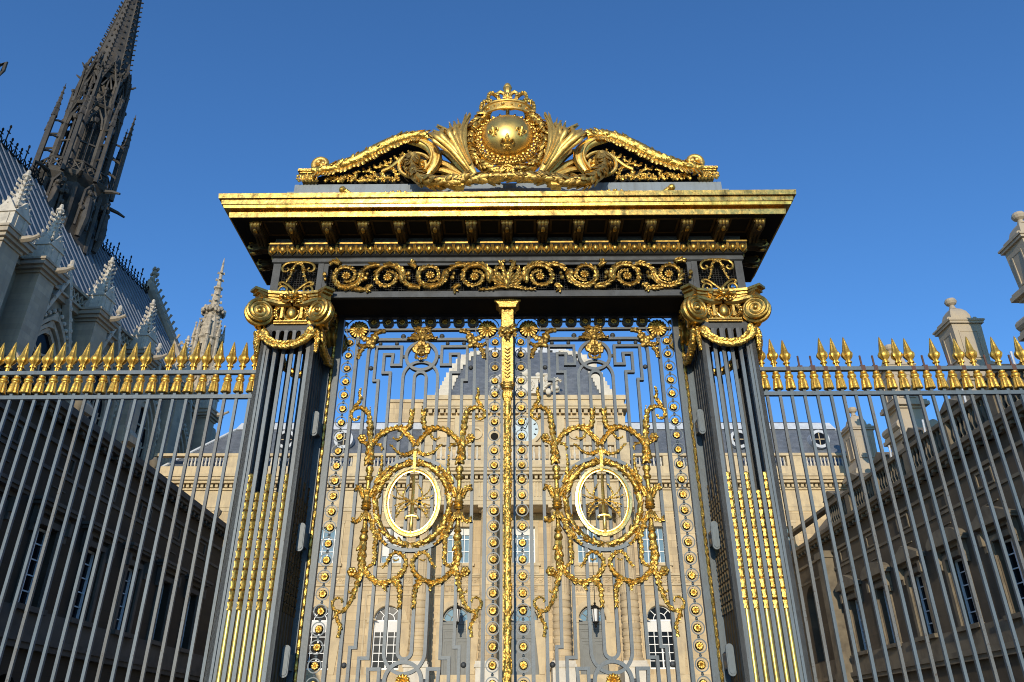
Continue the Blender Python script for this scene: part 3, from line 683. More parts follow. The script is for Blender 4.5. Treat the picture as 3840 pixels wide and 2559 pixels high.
cf = MB(); cf.ribbon([(-.13, -.15), (.13, -.15), (.13, .15), (-.13, .15)], .03, 0, 1, True); cf.v = [(x, z, -.004 if y == 0 else .004) for x, y, z in cf.v]
CF = mesh_of(cf, 'coffer', 'gold_shade', False)
for i in range(14): part('coffer', CF, t, (-3.28+.4686*(i+.5), -.60, 7.588-6.66))
stack('bed_mould', 'iron_dark', [(.02, 7.487), (.02, 7.592)])
stack('fillet', 'gold_plain', [(.07, 7.466, .02), (.07, 7.488, .02), (.02, 7.489, .02)])
stack('ovolo', 'iron_black', [(.01, 7.285), (.035, 7.30), (.065, 7.40), (.07, 7.465)])
eg = MB()
n = 49
for i in range(n):
    x = -3.12+6.24*i/(n-1); eg.blob((x, YF-.055, 7.385), (.044, .045, .056), 9, 6)
    if i < n-1:
        xm = x+.065; eg.tube([(xm, YF-.075, 7.44), (xm, YF-.06, 7.36), (xm, YF-.045, 7.315)], [.017, .010, .006], 5)
    eg.tube([(x-.052, YF-.075, 7.435), (x-.048, YF-.065, 7.36), (x, YF-.05, 7.312), (x+.048, YF-.065, 7.36), (x+.052, YF-.075, 7.435)], .0085, 5)
for sx in (-1, 1):
    for k in range(6):
        y = YF+.68*k/5; eg.blob((sx*(XB+.055), y, 7.385), (.045, .044, .056), 9, 6)
eg.build('egg_and_dart', 'gold_old', t, True)
md = MB()
def bracket(mb):
    mb.box(-.070, .070, -.335, -.02, .085, .142); mb.box(-.062, .062, -.31, -.02, .03, .09)
    for x in (-.042, 0, .042): mb.tube(cr([(x, -.325, .125), (x, -.345, .085), (x, -.325, .035), (x, -.28, .02), (x, -.20, .045), (x, -.10, .02), (x, -.03, -.01)], 4), [.022]*16+[.018]*9, 7)
    mb.blob((0, -.30, .005), (.03, .05, .03), 8, 5); mb.box(-.078, .078, -.345, -.02, .13, .146)
bm_ = MB(); bracket(bm_); BR = mesh_of(bm_, 'modillion', 'gold_shade')
bm_ = MB()
for x in (-.042, 0, .042): bm_.tube(cr([(x, -.326, .125), (x, -.350, .088), (x, -.330, .045), (x, -.295, .028)], 5), [.023]*16, 7)
bm_.box(-.080, .080, -.350, -.30, .129, .147); bm_.blob((0, -.305, .0), (.03, .045, .032), 8, 5); BC = mesh_of(bm_, 'scroll_face', 'gold_old')
def mod(x, y, rz=0):
    o = part('modillion', BR, t, (x, y+.16, 7.468-6.66), rz); o.scale = (1, 1.17, .85); part('scroll_face', BC, o, (0, 0, 0))
for i in range(15): mod(-3.28+.4686*i, YF)
for sx in (-1, 1):
    for y in (-.36, .04): mod(sx*XB, y, sx*pi/2)
stack('architrave_band', 'iron_soot_shade', [(.0, 7.20), (.022, 7.215), (.022, 7.262), (.01, 7.284)])
fb = MB()                                                 # frieze frame, front and back
for y0, y1 in ((YF, YF+.05), (YB-.05, YB)):
    for a, b in ((-3.10, -3.00), (-2.505, -2.43), (2.43, 2.505), (3.00, 3.10)): fb.box(a, b, y0, y1, 6.735, 7.20)
    fb.box(-2.428, 2.428, y0+.006, y1, 7.165, 7.199); fb.box(-2.428, -2.37, y0+.006, y1, 6.75, 7.164); fb.box(2.37, 2.428, y0+.006, y1, 6.75, 7.164)
for sx in (-1, 1):
    for y in (-.45, .08): fb.box(min(sx*3.098, sx*3.03), max(sx*3.098, sx*3.03), y, y+.05, 6.735, 7.20)
fb.build('frieze_frame', 'iron_soot_shade', t)
li = MB(); li.box(-2.42, 2.42, YF-.02, YF+.03, 6.664, 6.75); li.build('lintel', 'iron_soot_shade', t)
li = MB(); li.box(-2.41, 2.41, YF+.03, -.05, 6.668, 6.72); li.box(-2.41, 2.41, .0, YB, 6.86, 7.20); li.build('lintel_soffit', 'iron_black', t)  # underside coloured black for the shade beneath the lintel
bk = MB(); bk.box(-2.41, 2.41, -.05, .0, 6.70, 7.20); bk.build('shade_lining', 'iron_black', t)  # dark panel added to blacken the open frieze from behind
ms = MB()                                                 # wire mesh
for y in (YF+.075,):
    x = -2.99
    while x < 3.0:
        ms.box(x-.0025, x+.0025, y, y+.005, 6.75, 7.2); x += .034
    z = 6.77
    while z < 7.2:
        ms.box(-3.0, 3.0, y+.005, y+.010, z-.0025, z+.0025); z += .034
ms.build('wire_mesh', 'wire', t)
# scrolls of the frieze
yf = YF-.025
for i, (cx_, cz_, d) in enumerate(((.43, 6.955, 1), (1.01, 6.985, -1), (1.565, 6.955, 1), (2.11, 6.98, -1))):
    for q in (-1, 1):
        s_ = MB(); a0 = 200 if d > 0 else 160
        sp = spiral(cx_, cz_, .205, .085, a0, 1.35, 22, -d)
        s_.leafy([(q*x, yf, z) for x, z in sp], .046, .020, 2, 1.15, .034, 80+i)
        n0 = (cx_+.27, cz_+(.12 if d > 0 else -.12))
        s_.leafy([(q*(cx_+.12), yf, cz_+d*.19), (q*(cx_+.25), yf, cz_+d*.17), (q*(cx_+.34), yf, cz_+d*.10)] if i < 3 else [(q*(cx_+.1), yf, cz_+.19), (q*(cx_+.18), yf, cz_+.22), (q*(cx_+.24), yf, cz_+.19)], .046, .03, 4, 1.2, .035, 90+i)
        s_.leafy([(q*(cx_+.19), yf, cz_-d*.12), (q*(cx_+.25), yf, cz_-d*.17), (q*(cx_+.235), yf, cz_-d*.22)] if i < 3 else [(q*(cx_-.27), yf, cz_-.2), (q*(cx_-.2), yf, cz_-.21), (q*(cx_-.1), yf, cz_-.2)], .042, .028, 4, 1.2, .035, 95+i)
        s_.blob((q*(cx_+.285), yf-.02, cz_-d*.02), (.03, .03, .04), 7, 5); s_.blob((q*(cx_+.27), yf-.01, cz_+d*.05), (.025, .03, .03), 7, 5)
        so_ = s_.build('frieze_scroll', 'gold_old', t, True)
        rr = part('rosette', rosette_mesh('rosette', .062, 9, .03, 'gold_old', 54, .3), so_, (q*cx_, yf+.16-.01, cz_-6.66))
s_ = MB()
for q in (-1, 1):
    for pts, r in (([(.0, 6.80), (.03, 6.95), (.05, 7.05), (.09, 7.17), (.04, 7.19)], .04), ([(.03, 6.84), (.11, 6.93), (.15, 7.02), (.13, 7.09), (.09, 7.08)], .042), ([(.05, 6.82), (.13, 6.86), (.20, 6.95), (.28, 7.12), (.40, 7.16), (.56, 7.15)], .034), ([(0, 6.79), (.09, 6.80), (.2, 6.77), (.35, 6.76)], .034)):
        s_.leafy([(q*x, yf-.01, z) for x, z in pts], r, .02, 5, 1.2, .04, 70)
    s_.box(min(0, q*.17), max(0, q*.17), yf-.03, yf+.02, 6.83, 6.86)
s_.build('palmette', 'gold_old', t, True)
for q in (-1, 1):                                         # crossed scrolls over each capital
    for p in (-1, 1):
        s_ = MB(); X = lambda pts: [(q*2.755+p*x, yf, z) for x, z in pts]
        s_.tube(X(cr([Vector((x, z, 0)) for x, z in ((-.01, 7.205), (.08, 7.20), (.16, 7.17), (.205, 7.12), (.195, 7.065), (.15, 7.055), (.125, 7.09), (.15, 7.11))], 6) and [(v.x, v.y) for v in cr([Vector((x, z, 0)) for x, z in ((-.01, 7.205), (.08, 7.205), (.165, 7.185), (.21, 7.13), (.195, 7.07), (.15, 7.06), (.125, 7.095), (.15, 7.115))], 6)]), [.018]*30+[.013]*13, 7)
        s_.leafy(X([(-.02, 7.20), (.05, 7.15), (.075, 7.08), (.09, 7.0), (.12, 6.93), (.135, 6.90)]), .027, .014, 5, .9, .05, 61)
        s_.lathe([(.034,-.012),(.04,0),(.034,.012)], (q*2.755+p*.078, yf, 7.075), 10)
        s_.tube(X([(v.x, v.y) for v in cr([Vector((x, z, 0)) for x, z in ((-.03, 6.72), (.04, 6.79), (.12, 6.865), (.18, 6.895), (.22, 6.88), (.215, 6.855), (.19, 6.86))], 5)]), .018, 7)
        s_.tube(X([(v.x, v.y) for v in cr([Vector((x, z, 0)) for x, z in ((.215, 6.72), (.22, 6.79), (.18, 6.835), (.12, 6.815), (.11, 6.765), (.15, 6.745), (.17, 6.775))], 5)]), .016, 7)
        s_.build('crossed_scroll', 'gold_old', t, True)
for q in (-1, 1):                                         # small ornaments standing on the cornice
    s_ = MB(); X = lambda pts: [(q*x, -.98, z) for x, z in pts]
    s_.tube([Vector(p) for p in cr(X([(2.00, 7.86), (2.03, 7.93), (2.08, 7.975), (2.13, 8.02), (2.16, 8.03)]), 4)], [.05]*6+[.035]*7+[.03]*4, 8); s_.blob((q*2.17, -.99, 8.035), .05, 8, 6)
    s_.build('hook_antefix', 'gold', t, True)
    s_ = MB()
    for k in range(7):
        a = radians(15+150*k/6); s_.leafy([(q*1.42+.03*cos(a), -.95, 7.87), (q*1.42+.16*cos(a), -.97, 7.90+.05*sin(a)), (q*1.42+.24*cos(a), -1.0, 7.88+.12*sin(a))], .045, .02, 4, 1, .05, k)
    s_.build('shell_antefix', 'gold', t, True)
M['gold_swag'] = mat('sooted_gilding', (.55, .36, .10), .48, .9, (.13, .075, .025), 12, bump=.3, bscale=26, rvar=.1, amount=.75)
# ------------------------------------------------------------------ crest on the cornice
t = thing('gate_crest', 'gilded crest with crown, fleur-de-lis globe and scrolls on top of the cornice', 'crest', (0, -.3, 7.93)); GATE.append(t)
Y0 = -.40
p = MB(); p.box(-3.05, 3.05, -.34, .06, 7.9, 8.655); p.box(-3.16, 3.16, -.30, .03, 7.9, 8.56); p.box(-1.25, 1.25, -.42, .0, 7.9, 8.50); p.build('plinth', 'iron_light', t)
def fleur(mb, cx, cy, cz, s, R=None):
    P = lambda x, y, z: Vector((cx, cy, cz)) + (R @ Vector((x*s, y*s, z*s)) if R else Vector((x*s, y*s, z*s)))
    mb.tube([P(0,-.1,z) for z in (-.30, -.1, .2, .5, .75, .92)], [s*r for r in (.05, .09, .16, .22, .13, .02)], 8)
    for q in (-1, 1):
        mb.tube([P(x*q, -.08, z) for x, z in ((.03,-.25), (.10, .0), (.22, .30), (.40, .42), (.55, .30), (.55, .10), (.42, .04))], [s*r for r in (.04, .07, .11, .12, .10, .07, .05)], 7)
        mb.tube([P(x*q, -.08, z) for x, z in ((.04,-.05), (.14,-.28), (.28,-.34), (.33,-.24))], [s*r for r in (.06, .06, .05, .03)], 6)
    mb.tube([P(-.26,-.13,-.06), (P(0,-.16,-.06)), P(.26,-.13,-.06)], s*.065, 7)
    mb.tube([P(0,-.08,-.1), P(0,-.08,-.45)], [s*.08, s*.03], 6)
g = MB(); g.blob((0, -.42, 9.42), (.385, .28, .38), 40, 24); sh = g.build('shield_globe', 'gold_globe', t, True)
for a_, b_, s in ((0, -.10, .175), (-.50, .36, .135), (.50, .36, .135)):
    c0 = sqrt(1-a_*a_-b_*b_); n_ = Vector((a_, -.74*c0-.67*b_, -.67*c0+.74*b_)); pn = Vector((0, -.42, 9.42))+Vector((n_.x*.385, n_.y*.28, n_.z*.38))
    n_ = Vector((n_.x/.385, n_.y/.28, n_.z/.38)).normalized(); upv = Vector((a_*.25, 0, 1)); upv = (upv-n_*upv.dot(n_)).normalized(); rx = upv.cross(n_)*1
    Rz = Matrix((rx, -n_, upv)).transposed()
    f = MB(); fleur(f, *(pn+n_*.004), s, Rz); f.build('fleur_de_lis', 'gold', sh, True)
ch = MB(); ch.tube([(.44*cos(a), -.40, 9.395+.43*sin(a)) for a in [2*pi*i/60 for i in range(60)]], .048, 10, True)
ch.build('collar_rim', 'gold_crest', t, True)
ch = MB(); rnd = random.Random(2)                         # openwork chain round the globe
for i in range(52):
    a = 2*pi*i/52; r = .395+.035*(i % 2); p = Vector((r*cos(a), -.50, 9.375+r*sin(a)*.97))
    ch.blob(p, (.025, .022, .025), 6, 4); ch.blob(p+Vector((.04*cos(a), .02, .04*sin(a))), .018, 6, 4)
    if i % 4 != 3: ch.tube([p, p+Vector((-.05*sin(a), 0, .05*cos(a)))], .010, 5)
ch.build('collar_chain', 'gold', t, True)
wr = MB(); rnd = random.Random(12)                        # blocky leaf wreath
wr.tube([(.555*cos(a), -.42, 9.355+.60*sin(a)) for a in [radians(58-296*i/60) for i in range(61)]], .075, 8)
WP = [(.56*cos(a), -.44, 9.355+.60*sin(a)) for a in [radians(60-150*i/40) for i in range(41)]]
wr.clump(WP, .085, 130, .070, 5); wr.clump([(-x, y_, z) for x, y_, z in WP], .085, 130, .070, 6)
for d in (20, -12, -48, 160, 192, 228):
    a = radians(d)
    for k in (-.02, .02): wr.tube([((.555+r)*cos(a+k*2), -.44-.09*(1-abs(r)/.1), 9.355+(.60+r)*sin(a+k*2)) for r in (-.095, -.06, 0, .06, .095)], .017, 6)
wr.build('wreath', 'gold', t, True)
# plumes
TIPS = [(-.47,9.90,.46), (-.545,9.86,.49), (-.613,9.94,.55), (-.74,9.785,.64), (-.80,9.66,.62), (-.866,9.71,.72), (-.98,9.62,.80), (-1.063,9.625,.86), (-1.13,9.585,.92), (-1.19,9.55,.98)]
for q in (-1, 1):
    pl = MB()
    A_ = [(.45,8.68),(.58,8.96),(.63,9.23),(.60,9.50),(.52,9.76)]; B_ = [(.47,8.68),(.62,8.90),(.76,9.13),(.91,9.34),(1.06,9.46)]
    for i, (tx, tz, bx) in enumerate(TIPS):
        s_ = i/(len(TIPS)-1); P = [(a[0]+(b[0]-a[0])*s_, -.38-.10*sin(pi*n_/4.)-.07*((i*2) % 3), a[1]+(b[1]-a[1])*s_) for n_, (a, b) in enumerate(zip(A_, B_))]
        dz = tz-P[-1][2]; P[-1] = (P[-1][0]*.5+-tx*.5, P[-1][1], P[-1][2]*.55+(tz-.06)*.45); P.append((-tx, -.42-.05*(i % 2), tz))
        P = [Vector((q*x, y_, z)) for x, y_, z in P]; P = cr(P, 6); k = len(P)
        pl.tube(P, [(.030+.040*sin(pi*min(.5, .9*j_/(k-1)))) if j_ < .5*k else max(.003, .070*(1-((j_/(k-1))-.5)/.5)**(1.0+.2*(i % 3))) for j_ in range(k)], 8, sx=.7)
        pl.tube([v+Vector((0, -.045, 0)) for v in P[3:-4]], [.016]*(k-8)+[.005], 5)
    for i, (tx, tz) in enumerate(((.93,9.50),(1.04,9.42),(1.12,9.40),(1.03,9.30),(.80,9.50),(.70,9.58))):
        s_ = (1.1, 1.2, 1.32, 1.45, .75, .5)[i]; P = [(q*(a[0]+(b[0]-a[0])*s_), -.50-.06*n_+.05*(i % 2), a[1]+(b[1]-a[1])*s_-.02*n_) for n_, (a, b) in enumerate(zip(A_, B_))][:4]+[(q*tx, -.56, tz), (q*(tx+.05), -.53, tz-.005)]
        P = cr(P, 6); k = len(P); pl.tube(P, [max(.003, .012+.032*sin(pi*min(1, .10+.90*j_/(k-1)))-.012*(j_/(k-1))**3) for j_ in range(k)], 8, sx=.7)
    for i in range(7):                                    # rear layer filling the sheaf
        s_ = (i+.5)/7; P = cr([(q*(a[0]+(b[0]-a[0])*s_), -.30, a[1]+(b[1]-a[1])*s_-.06*n_*.25) for n_, (a, b) in enumerate(zip(A_, B_))], 5); k = len(P); pl.tube(P, [max(.004, .065*(1-(j_/(k-1))**2)) for j_ in range(k)], 7, sx=.6)
    for pts in ([(.50,8.70),(.68,8.92),(.80,9.10),(.93,9.22),(1.06,9.26)], [(.52,8.69),(.70,8.84),(.86,8.98),(1.0,9.05),(1.10,9.045)], [(.52,8.68),(.70,8.79),(.84,8.86),(.98,8.90),(1.08,8.87)], [(.52,8.67),(.66,8.73),(.80,8.76),(.94,8.73)]):
        P = cr([(q*x, -.34, z) for x, z in pts], 6); k = len(P); pl.tube(P, [.022+.034*sin(pi*min(1, .15+j/(k-1)*.9)) for j in range(k)], 7)
    pl.build('plume', 'gold_crest', t, True)
    # scroll bracket
    X = lambda pts, y=Y0: [(q*x, y, z) for x, z in pts]
    br = MB()
    rail = cr(X([(2.80,8.855),(2.66,8.86),(2.53,8.885),(2.38,8.94),(2.21,9.02),(2.05,9.12),(1.93,9.21),(1.80,9.30),(1.66,9.385),(1.52,9.455),(1.385,9.485),(1.26,9.485),(1.17,9.465)]), 6)
    k = len(rail); br.tube(rail, [.056+.042*sin(pi*j/(k-1)) for j in range(k)], 9)
    br.tube([(v.x, v.y-.03, v.z+.055) for v in rail], [.022]*k, 6)
    rnd = random.Random(31)
    for j in range(3, k-6, 2):                            # leaf lobes along its lower edge
        v = rail[j]; s_ = .55+.75*abs(sin(j*.42)); tdir = (rail[j+1]-rail[j-1]).normalized(); dn = Vector((tdir.z*q*-1 if False else -tdir.z, 0, tdir.x))*(-1 if tdir.x > 0 else 1)
        if dn.z > 0: dn = -dn
        R = (dn*.9-tdir*(.45 if q > 0 else .45)+Vector((0, -.35, 0))).to_track_quat('Z', 'Y').to_matrix()
        br.blob(v+dn*.085+Vector((0, -.04, 0)), (.040, .024, .085*s_), 6, 4, R)
    br.clump(rail[2:-2], .070, 100, .085, 9+(q > 0), .066, .1)
    br.build('scroll_rail', 'gold', t, True)
    br = MB()
    P = cr(X([(1.48,9.40),(1.36,9.385),(1.22,9.34),(1.10,9.24),(1.045,9.10),(1.06,8.95),(1.12,8.82),(1.18,8.72)]), 7); k = len(P)
    br.tube(P, [.035+.06*sin(pi*j/(k-1))**.6 for j in range(k)], 10, sx=.6); br.tube([(v.x+q*.055, v.y-.05, v.z+.02) for v in P[5:-5]], .020, 6); br.tube([(v.x-q*.055, v.y-.05, v.z) for v in P[5:-5]], .018, 6)
    sp = spiral(1.35, 8.93, .245, .17, 150, 1.0, 34, -1)
    br.tube(X(sp), [.03]*35, 8)
    br.tube(cr(X([(1.56, 9.05), (1.62, 8.98), (1.70, 8.90), (1.80, 8.84)]), 5), [.028]*16, 7)
    br.build('scroll_volute', 'gold_plain', t, True)
    ro = part('rosette', rosette_mesh('rosette', .165, 11, .09, 'gold', 88, .3), t, (q*1.35, Y0+.3+.02, 8.93-7.93))
    ev = MB(); sp = spiral(2.69, 8.975, .125, .04, 240, 1.25, 34, 1); ev.tube(X(sp), [.055-.02*j/34 for j in range(35)], 9)
    for dx, dz in ((-.03, 0), (.04, .02), (0, -.04)): ev.blob((q*(2.69+dx), Y0-.03, 8.975+dz), (.035, .03, .045), 7, 5)
    ev.build('end_volute', 'gold_crest', t, True)
    en = MB(); en.box(min(q*2.80, q*3.01), max(q*2.80, q*3.01), -.43, -.10, 8.835, 8.875); en.box(min(q*2.78, q*2.985), max(q*2.78, q*2.985), -.41, -.10, 8.81, 8.835)
    for i in range(6): en.leafy(X([(2.72+.05*i, 8.67), (2.75+.05*i, 8.72), (2.80+.04*i, 8.785)], -.40), .028, .016, 4, 1.3, .035, i)
    en.build('end_block', 'gold', t, False)
    ow = MB()                                             # openwork tendrils under the rail
    for i, pts in enumerate(([(2.62,8.68),(2.56,8.74),(2.48,8.75),(2.44,8.70)], [(2.44,8.68),(2.36,8.72),(2.30,8.79),(2.24,8.76)], [(2.25,8.68),(2.18,8.76),(2.20,8.83),(2.12,8.86)], [(2.12,8.69),(2.0,8.70),(1.88,8.69)],
                             [(1.98,8.86),(1.90,8.80),(1.95,8.75),(2.03,8.78)], [(1.74,8.70),(1.80,8.78),(1.78,8.86),(1.68,8.90),(1.60,8.86)], [(1.60,8.69),(1.70,8.74),(1.82,8.72),(1.90,8.78)], [(1.86,8.93),(1.78,8.96),(1.68,8.93),(1.60,8.80),(1.54,8.82)], [(2.36,8.68),(2.40,8.74),(2.34,8.78)])):
        ow.leafy(X(pts, -.37), .030, .018, 5, 1.2, .045, 100+i)
    for i in range(9):
        x = 2.62-.12*i; ow.leafy(X([(x, 8.68), (x-.03, 8.72), (x-.07, 8.74+.02*(i % 3)), (x-.10, 8.70)], -.36), .026, .018, 4, 1.1, .045, 140+i)
    for i, (x, z) in enumerate(((2.3,8.86),(2.1,8.95),(1.95,9.02),(1.8,9.10),(1.66,9.18),(1.55,9.25))): ow.leafy(X([(x, z), (x-.04, z-.06), (x-.10, z-.04), (x-.09, z+.02)], -.33), .026, .016, 4, 1.1, .045, 160+i)
    ow.build('openwork_tendril', 'gold', t, True)
    bp = MB(); bp.prism([(q*x, z) for x, z in ((2.76,8.66),(2.76,8.86),(2.53,8.93),(2.38,8.98),(2.21,9.07),(2.05,9.17),(1.93,9.26),(1.8,9.36),(1.66,9.44),(1.5,9.51),(1.2,9.50),(1.0,9.30),(.9,9.0),(.78,8.66))], -.26, -.20); bp.build('shade_backing', 'iron_black', t)  # dark sheet in place of the shadow behind the openwork
    # oak leaf swag
    sw = MB(); SWP = cr([(q*x, y_, z) for x, y_, z in ((1.36,-.47,9.02),(1.37,-.50,8.86),(1.31,-.56,8.68),(1.20,-.62,8.52),(1.06,-.66,8.43),(.90,-.66,8.41),(.70,-.66,8.43),(.50,-.64,8.49),(.30,-.60,8.53),(.05,-.58,8.56))], 6)
    k = len(SWP); sw.tube(SWP, [.11-.05*j_/(k-1) for j_ in range(k)], 9); sw.clump(SWP, .10, 150, .095, 7, .055)
    for i in range(34):
        rnd = random.Random(i*3+1); x = rnd.uniform(.02, .66); R = Vector((rnd.choice((-1, 1)), -.2, -.55)).to_track_quat('Z', 'Y').to_matrix()
        sw.blob((q*x, -.62, 8.46+.14*rnd.random()-.08*x), (.028, .016, .12), 6, 4, R)
    sw.build('oak_swag', 'gold_swag', t, True)
    rb = MB(); rb.add([(q*.60,-.70,8.34),(q*.74,-.70,8.32),(q*.76,-.70,8.50),(q*.60,-.70,8.52),(q*.60,-.58,8.34),(q*.74,-.58,8.32),(q*.76,-.58,8.50),(q*.60,-.58,8.52)], [(0,1,2,3),(4,5,6,7),(0,1,5,4),(1,2,6,5),(2,3,7,6),(3,0,4,7)]); rb.build('ribbon', 'gold', t)
ca = MB(); S = [(-.085, 8.52), (.085, 8.52)]+arc(0, 8.66, .085, 0, 180, 10, .075); ca.prism(S, -.62, -.54); ca.ribbon(S, .022, -.64, -.60, True)
rnd = random.Random(5)
for i in range(12): ca.blob((rnd.uniform(-.05, .05), -.63, rnd.uniform(8.56, 8.69)), (.02, .016, .02), 6, 4)
ca.build('cartouche', 'gold', t)
# crown
c = MB(); RX, RY, CY = .375, .25, -.38
def el(r, z, n=40): return [(RX*r*cos(a), CY+RY*r*sin(a), z) for a in [2*pi*i/n for i in range(n)]]
vs, fs = [], []
prof = [(.96,9.80),(1.05,9.81),(1.06,9.84),(1.0,9.85),(.99,9.95),(1.05,9.96),(1.06,9.985),(.97,9.995),(.93,9.97),(.93,9.82)]
n = 40
for r, z in prof: vs += el(r, z, n)
k = len(prof)
for i in range(k):
    for j in range(n): fs.append((i*n+j, i*n+(j+1) % n, ((i+1) % k)*n+(j+1) % n, ((i+1) % k)*n+j))
c.add(vs, fs)
for i in range(18):
    a = 2*pi*i/18; c.blob((RX*1.01*cos(a), CY+RY*1.01*sin(a), 9.90), (.03, .03, .026) if i % 2 else (.02, .02, .02), 7, 5)
cw = c.build('crown', 'gold_crest', t, True)
for i in range(8):
    a = 2*pi*i/8+pi/2
    b = MB(); ax, ay = cos(a), sin(a)
    P = cr([(RX*ax*r, CY+RY*ay*r, z) for r, z in ((1.02,9.98),(1.08,10.06),(1.02,10.15),(.84,10.20),(.58,10.18),(.34,10.11),(.16,10.07))], 5)
    if i % 2 == 0 and i != 0 and i != 4 or i in (1, 3, 5, 7):
        b.tube(P, [.028]*len(P), 7)
        for v in P[::3]: b.blob(v+Vector((0, -.015, .012)), .026, 7, 5)
        b.build('arch', 'gold', cw, True)
for i in range(8):
    a = 2*pi*(i+.5)/8+pi/2; b = MB(); x, y_ = RX*cos(a), CY+RY*sin(a); b.lathe([(.012,0),(.012,.09)], (x, y_, 9.98), 6); b.blob((x, y_, 10.09), .028, 8, 6); b.build('pearl', 'gold', cw, True)
for a in (-90, 0, 180):
    b = MB(); x, y_ = RX*cos(radians(a)), CY+RY*sin(radians(a)); fleur(b, x, y_, 10.04, .10, Matrix.Rotation(radians(a+90), 3, 'Z')); b.build('circlet_leaf', 'gold', cw, True)
b = MB(); fleur(b, 0, CY-.06, 10.19, .27); fleur(b, 0, CY+.03, 10.17, .22, Matrix.Rotation(pi/2, 3, 'Z')); b.lathe([(.02,10.36),(.06,10.39),(.07,10.43),(.045,10.49),(.01,10.53)], (0, CY-.04, 0), 10); b.lathe([(.02,10.33),(.05,10.345),(.03,10.37),(.052,10.40),(.04,10.43),(.012,10.455),(0.004,10.475)], (0, CY, 0), 12); b.build('finial', 'gold_crest', cw, True)
b = MB(); b.lathe([(.10,9.74),(.06,9.80),(.03,9.95),(.03,10.2)], (0, CY+.05, 0), 10)
for q in (-1, 1): b.tube([(q*.3, CY+.05, 9.86), (q*.1, CY+.05, 9.79), (0, CY+.05, 9.77)], .022, 6); b.tube([(q*.36, CY+.03, 9.86), (q*.40, CY+.05, 9.78), (q*.40, CY+.08, 9.68)], .03, 6)
b.build('support', 'gold_old', cw, True)

# ------------------------------------------------------------------ railings
SP = MB(); SP.lathe([(.022,0),(.022,.05),(.040,.055),(.040,.072),(.027,.082),(.030,.10),(.048,.122),(.065,.152),(.067,.178),(.055,.203),(.043,.222),(.033,.28),(.021,.345),(.009,.405),(.001,.425)], (0,0,0), 27, .10, 9)
M['gold_rail'] = mat('railing_gilding', (.80, .49, .09), .40, .75, (.42, .19, .03), 16, bump=.25, bscale=40, rvar=.08, amount=.6)
SPEAR = mesh_of(SP, 'spear_head', 'gold_rail')
TS = MB(); TS.lathe([(.020,.238),(.038,.233),(.040,.216),(.030,.208),(.046,.198),(.054,.18),(.052,.160),(.042,.150),(.042,.14)], (0,0,0), 14)
TS.lathe([(.036,.148),(.048,.115),(.054,.05),(.061,.0),(.050,-.006),(.02,.0)], (0,0,0), 40, .085, 10); TASSEL = mesh_of(TS, 'tassel', 'gold_rail')
bb = MB(); bb.box(-.0172, .0172, -.017, .017, .25, 5.40); BAR = mesh_of(bb, 'bar', 'iron', False); BARW = BAR.copy(); BARW.materials[0] = M['iron_warm']
bb = MB(); bb.box(-.018, .018, -.017, .017, 5.455, 5.745); STUB = mesh_of(bb, 'tassel_rod', 'iron', False)
bb = MB(); bb.lathe([(.013, 5.80), (.013, 5.955), (.009, 5.96)], (0,0,0), 8); bb.box(-.03, .03, -.026, .026, 5.795, 5.815); SPIKE = mesh_of(bb, 'bare_rod', 'rust')
bb = MB(); bb.box(-.026, .026, -.03, .03, 5.735, 5.80); CLAMP = mesh_of(bb, 'rail_joint', 'rust', False)
def railing(sg, label, missing):
    x0 = sg*3.135
    t = thing('railing', label, 'railing', (x0, -.16, 0), 'railings beside the gate'); GATE.append(t); O = (0,0,0)
    N = 27
    for z0, z1, d, nm in ((5.405, 5.455, .026, 'lower_rail'), (5.745, 5.795, .030, 'upper_rail'), (.25, .32, .03, 'foot_rail')):
        r = MB(); r.box(min(0, sg*4.35), max(0, sg*4.35), -d, d, z0, z1); r.build(nm, 'iron', t, False, O)
    b = MB(); b.box(min(0, sg*4.6), max(0, sg*4.6), -.3, .3, 0, .25); b.build('plinth', 'stone_plain', t, False, O)
    for k in range(N):
        x = sg*(.115+.1592*k)
        rr_ = random.Random(k*7+(sg > 0)); bo = part('bar', BARW if rr_.random() < .3 else BAR, t, (x, 0, 0)); bo.rotation_euler = (0, rr_.uniform(-.0012, .0012), rr_.uniform(-.03, .03)); part('tassel_rod', STUB, t, (x, .0, 0)); part('tassel', TASSEL, t, (x, 0, 5.495), k*.7)
        if k in missing:
            if sg > 0: part('bare_rod', SPIKE, t, (x, 0, 0))
        else: sp = part('spear_head', SPEAR, t, (x, 0, 5.795), .4*k); sp.rotation_euler = (rr_.uniform(-.02, .02), rr_.uniform(-.025, .025), .4*k); sp.scale = (1, 1, rr_.uniform(.96, 1.03))
        if sg > 0 and k not in (0, 1, 10, 17, 19) and k % 4 != 3: part('rail_joint', CLAMP, t, (x, -.003, 0))
railing(-1, 'grey railing left of the gate, with gold spearheads complete but for one gap', (8,))
railing(1, 'grey railing right of the gate, with many gold spearheads broken off to bare rods', (3, 4, 8, 9, 13, 15, 18, 20))
# turn the whole gate line by under a degree
Rt = Matrix.Rotation(TURN, 4, 'Z')
for o in GATE:
    o.location = Rt @ o.location; o.rotation_euler = (0, 0, TURN)
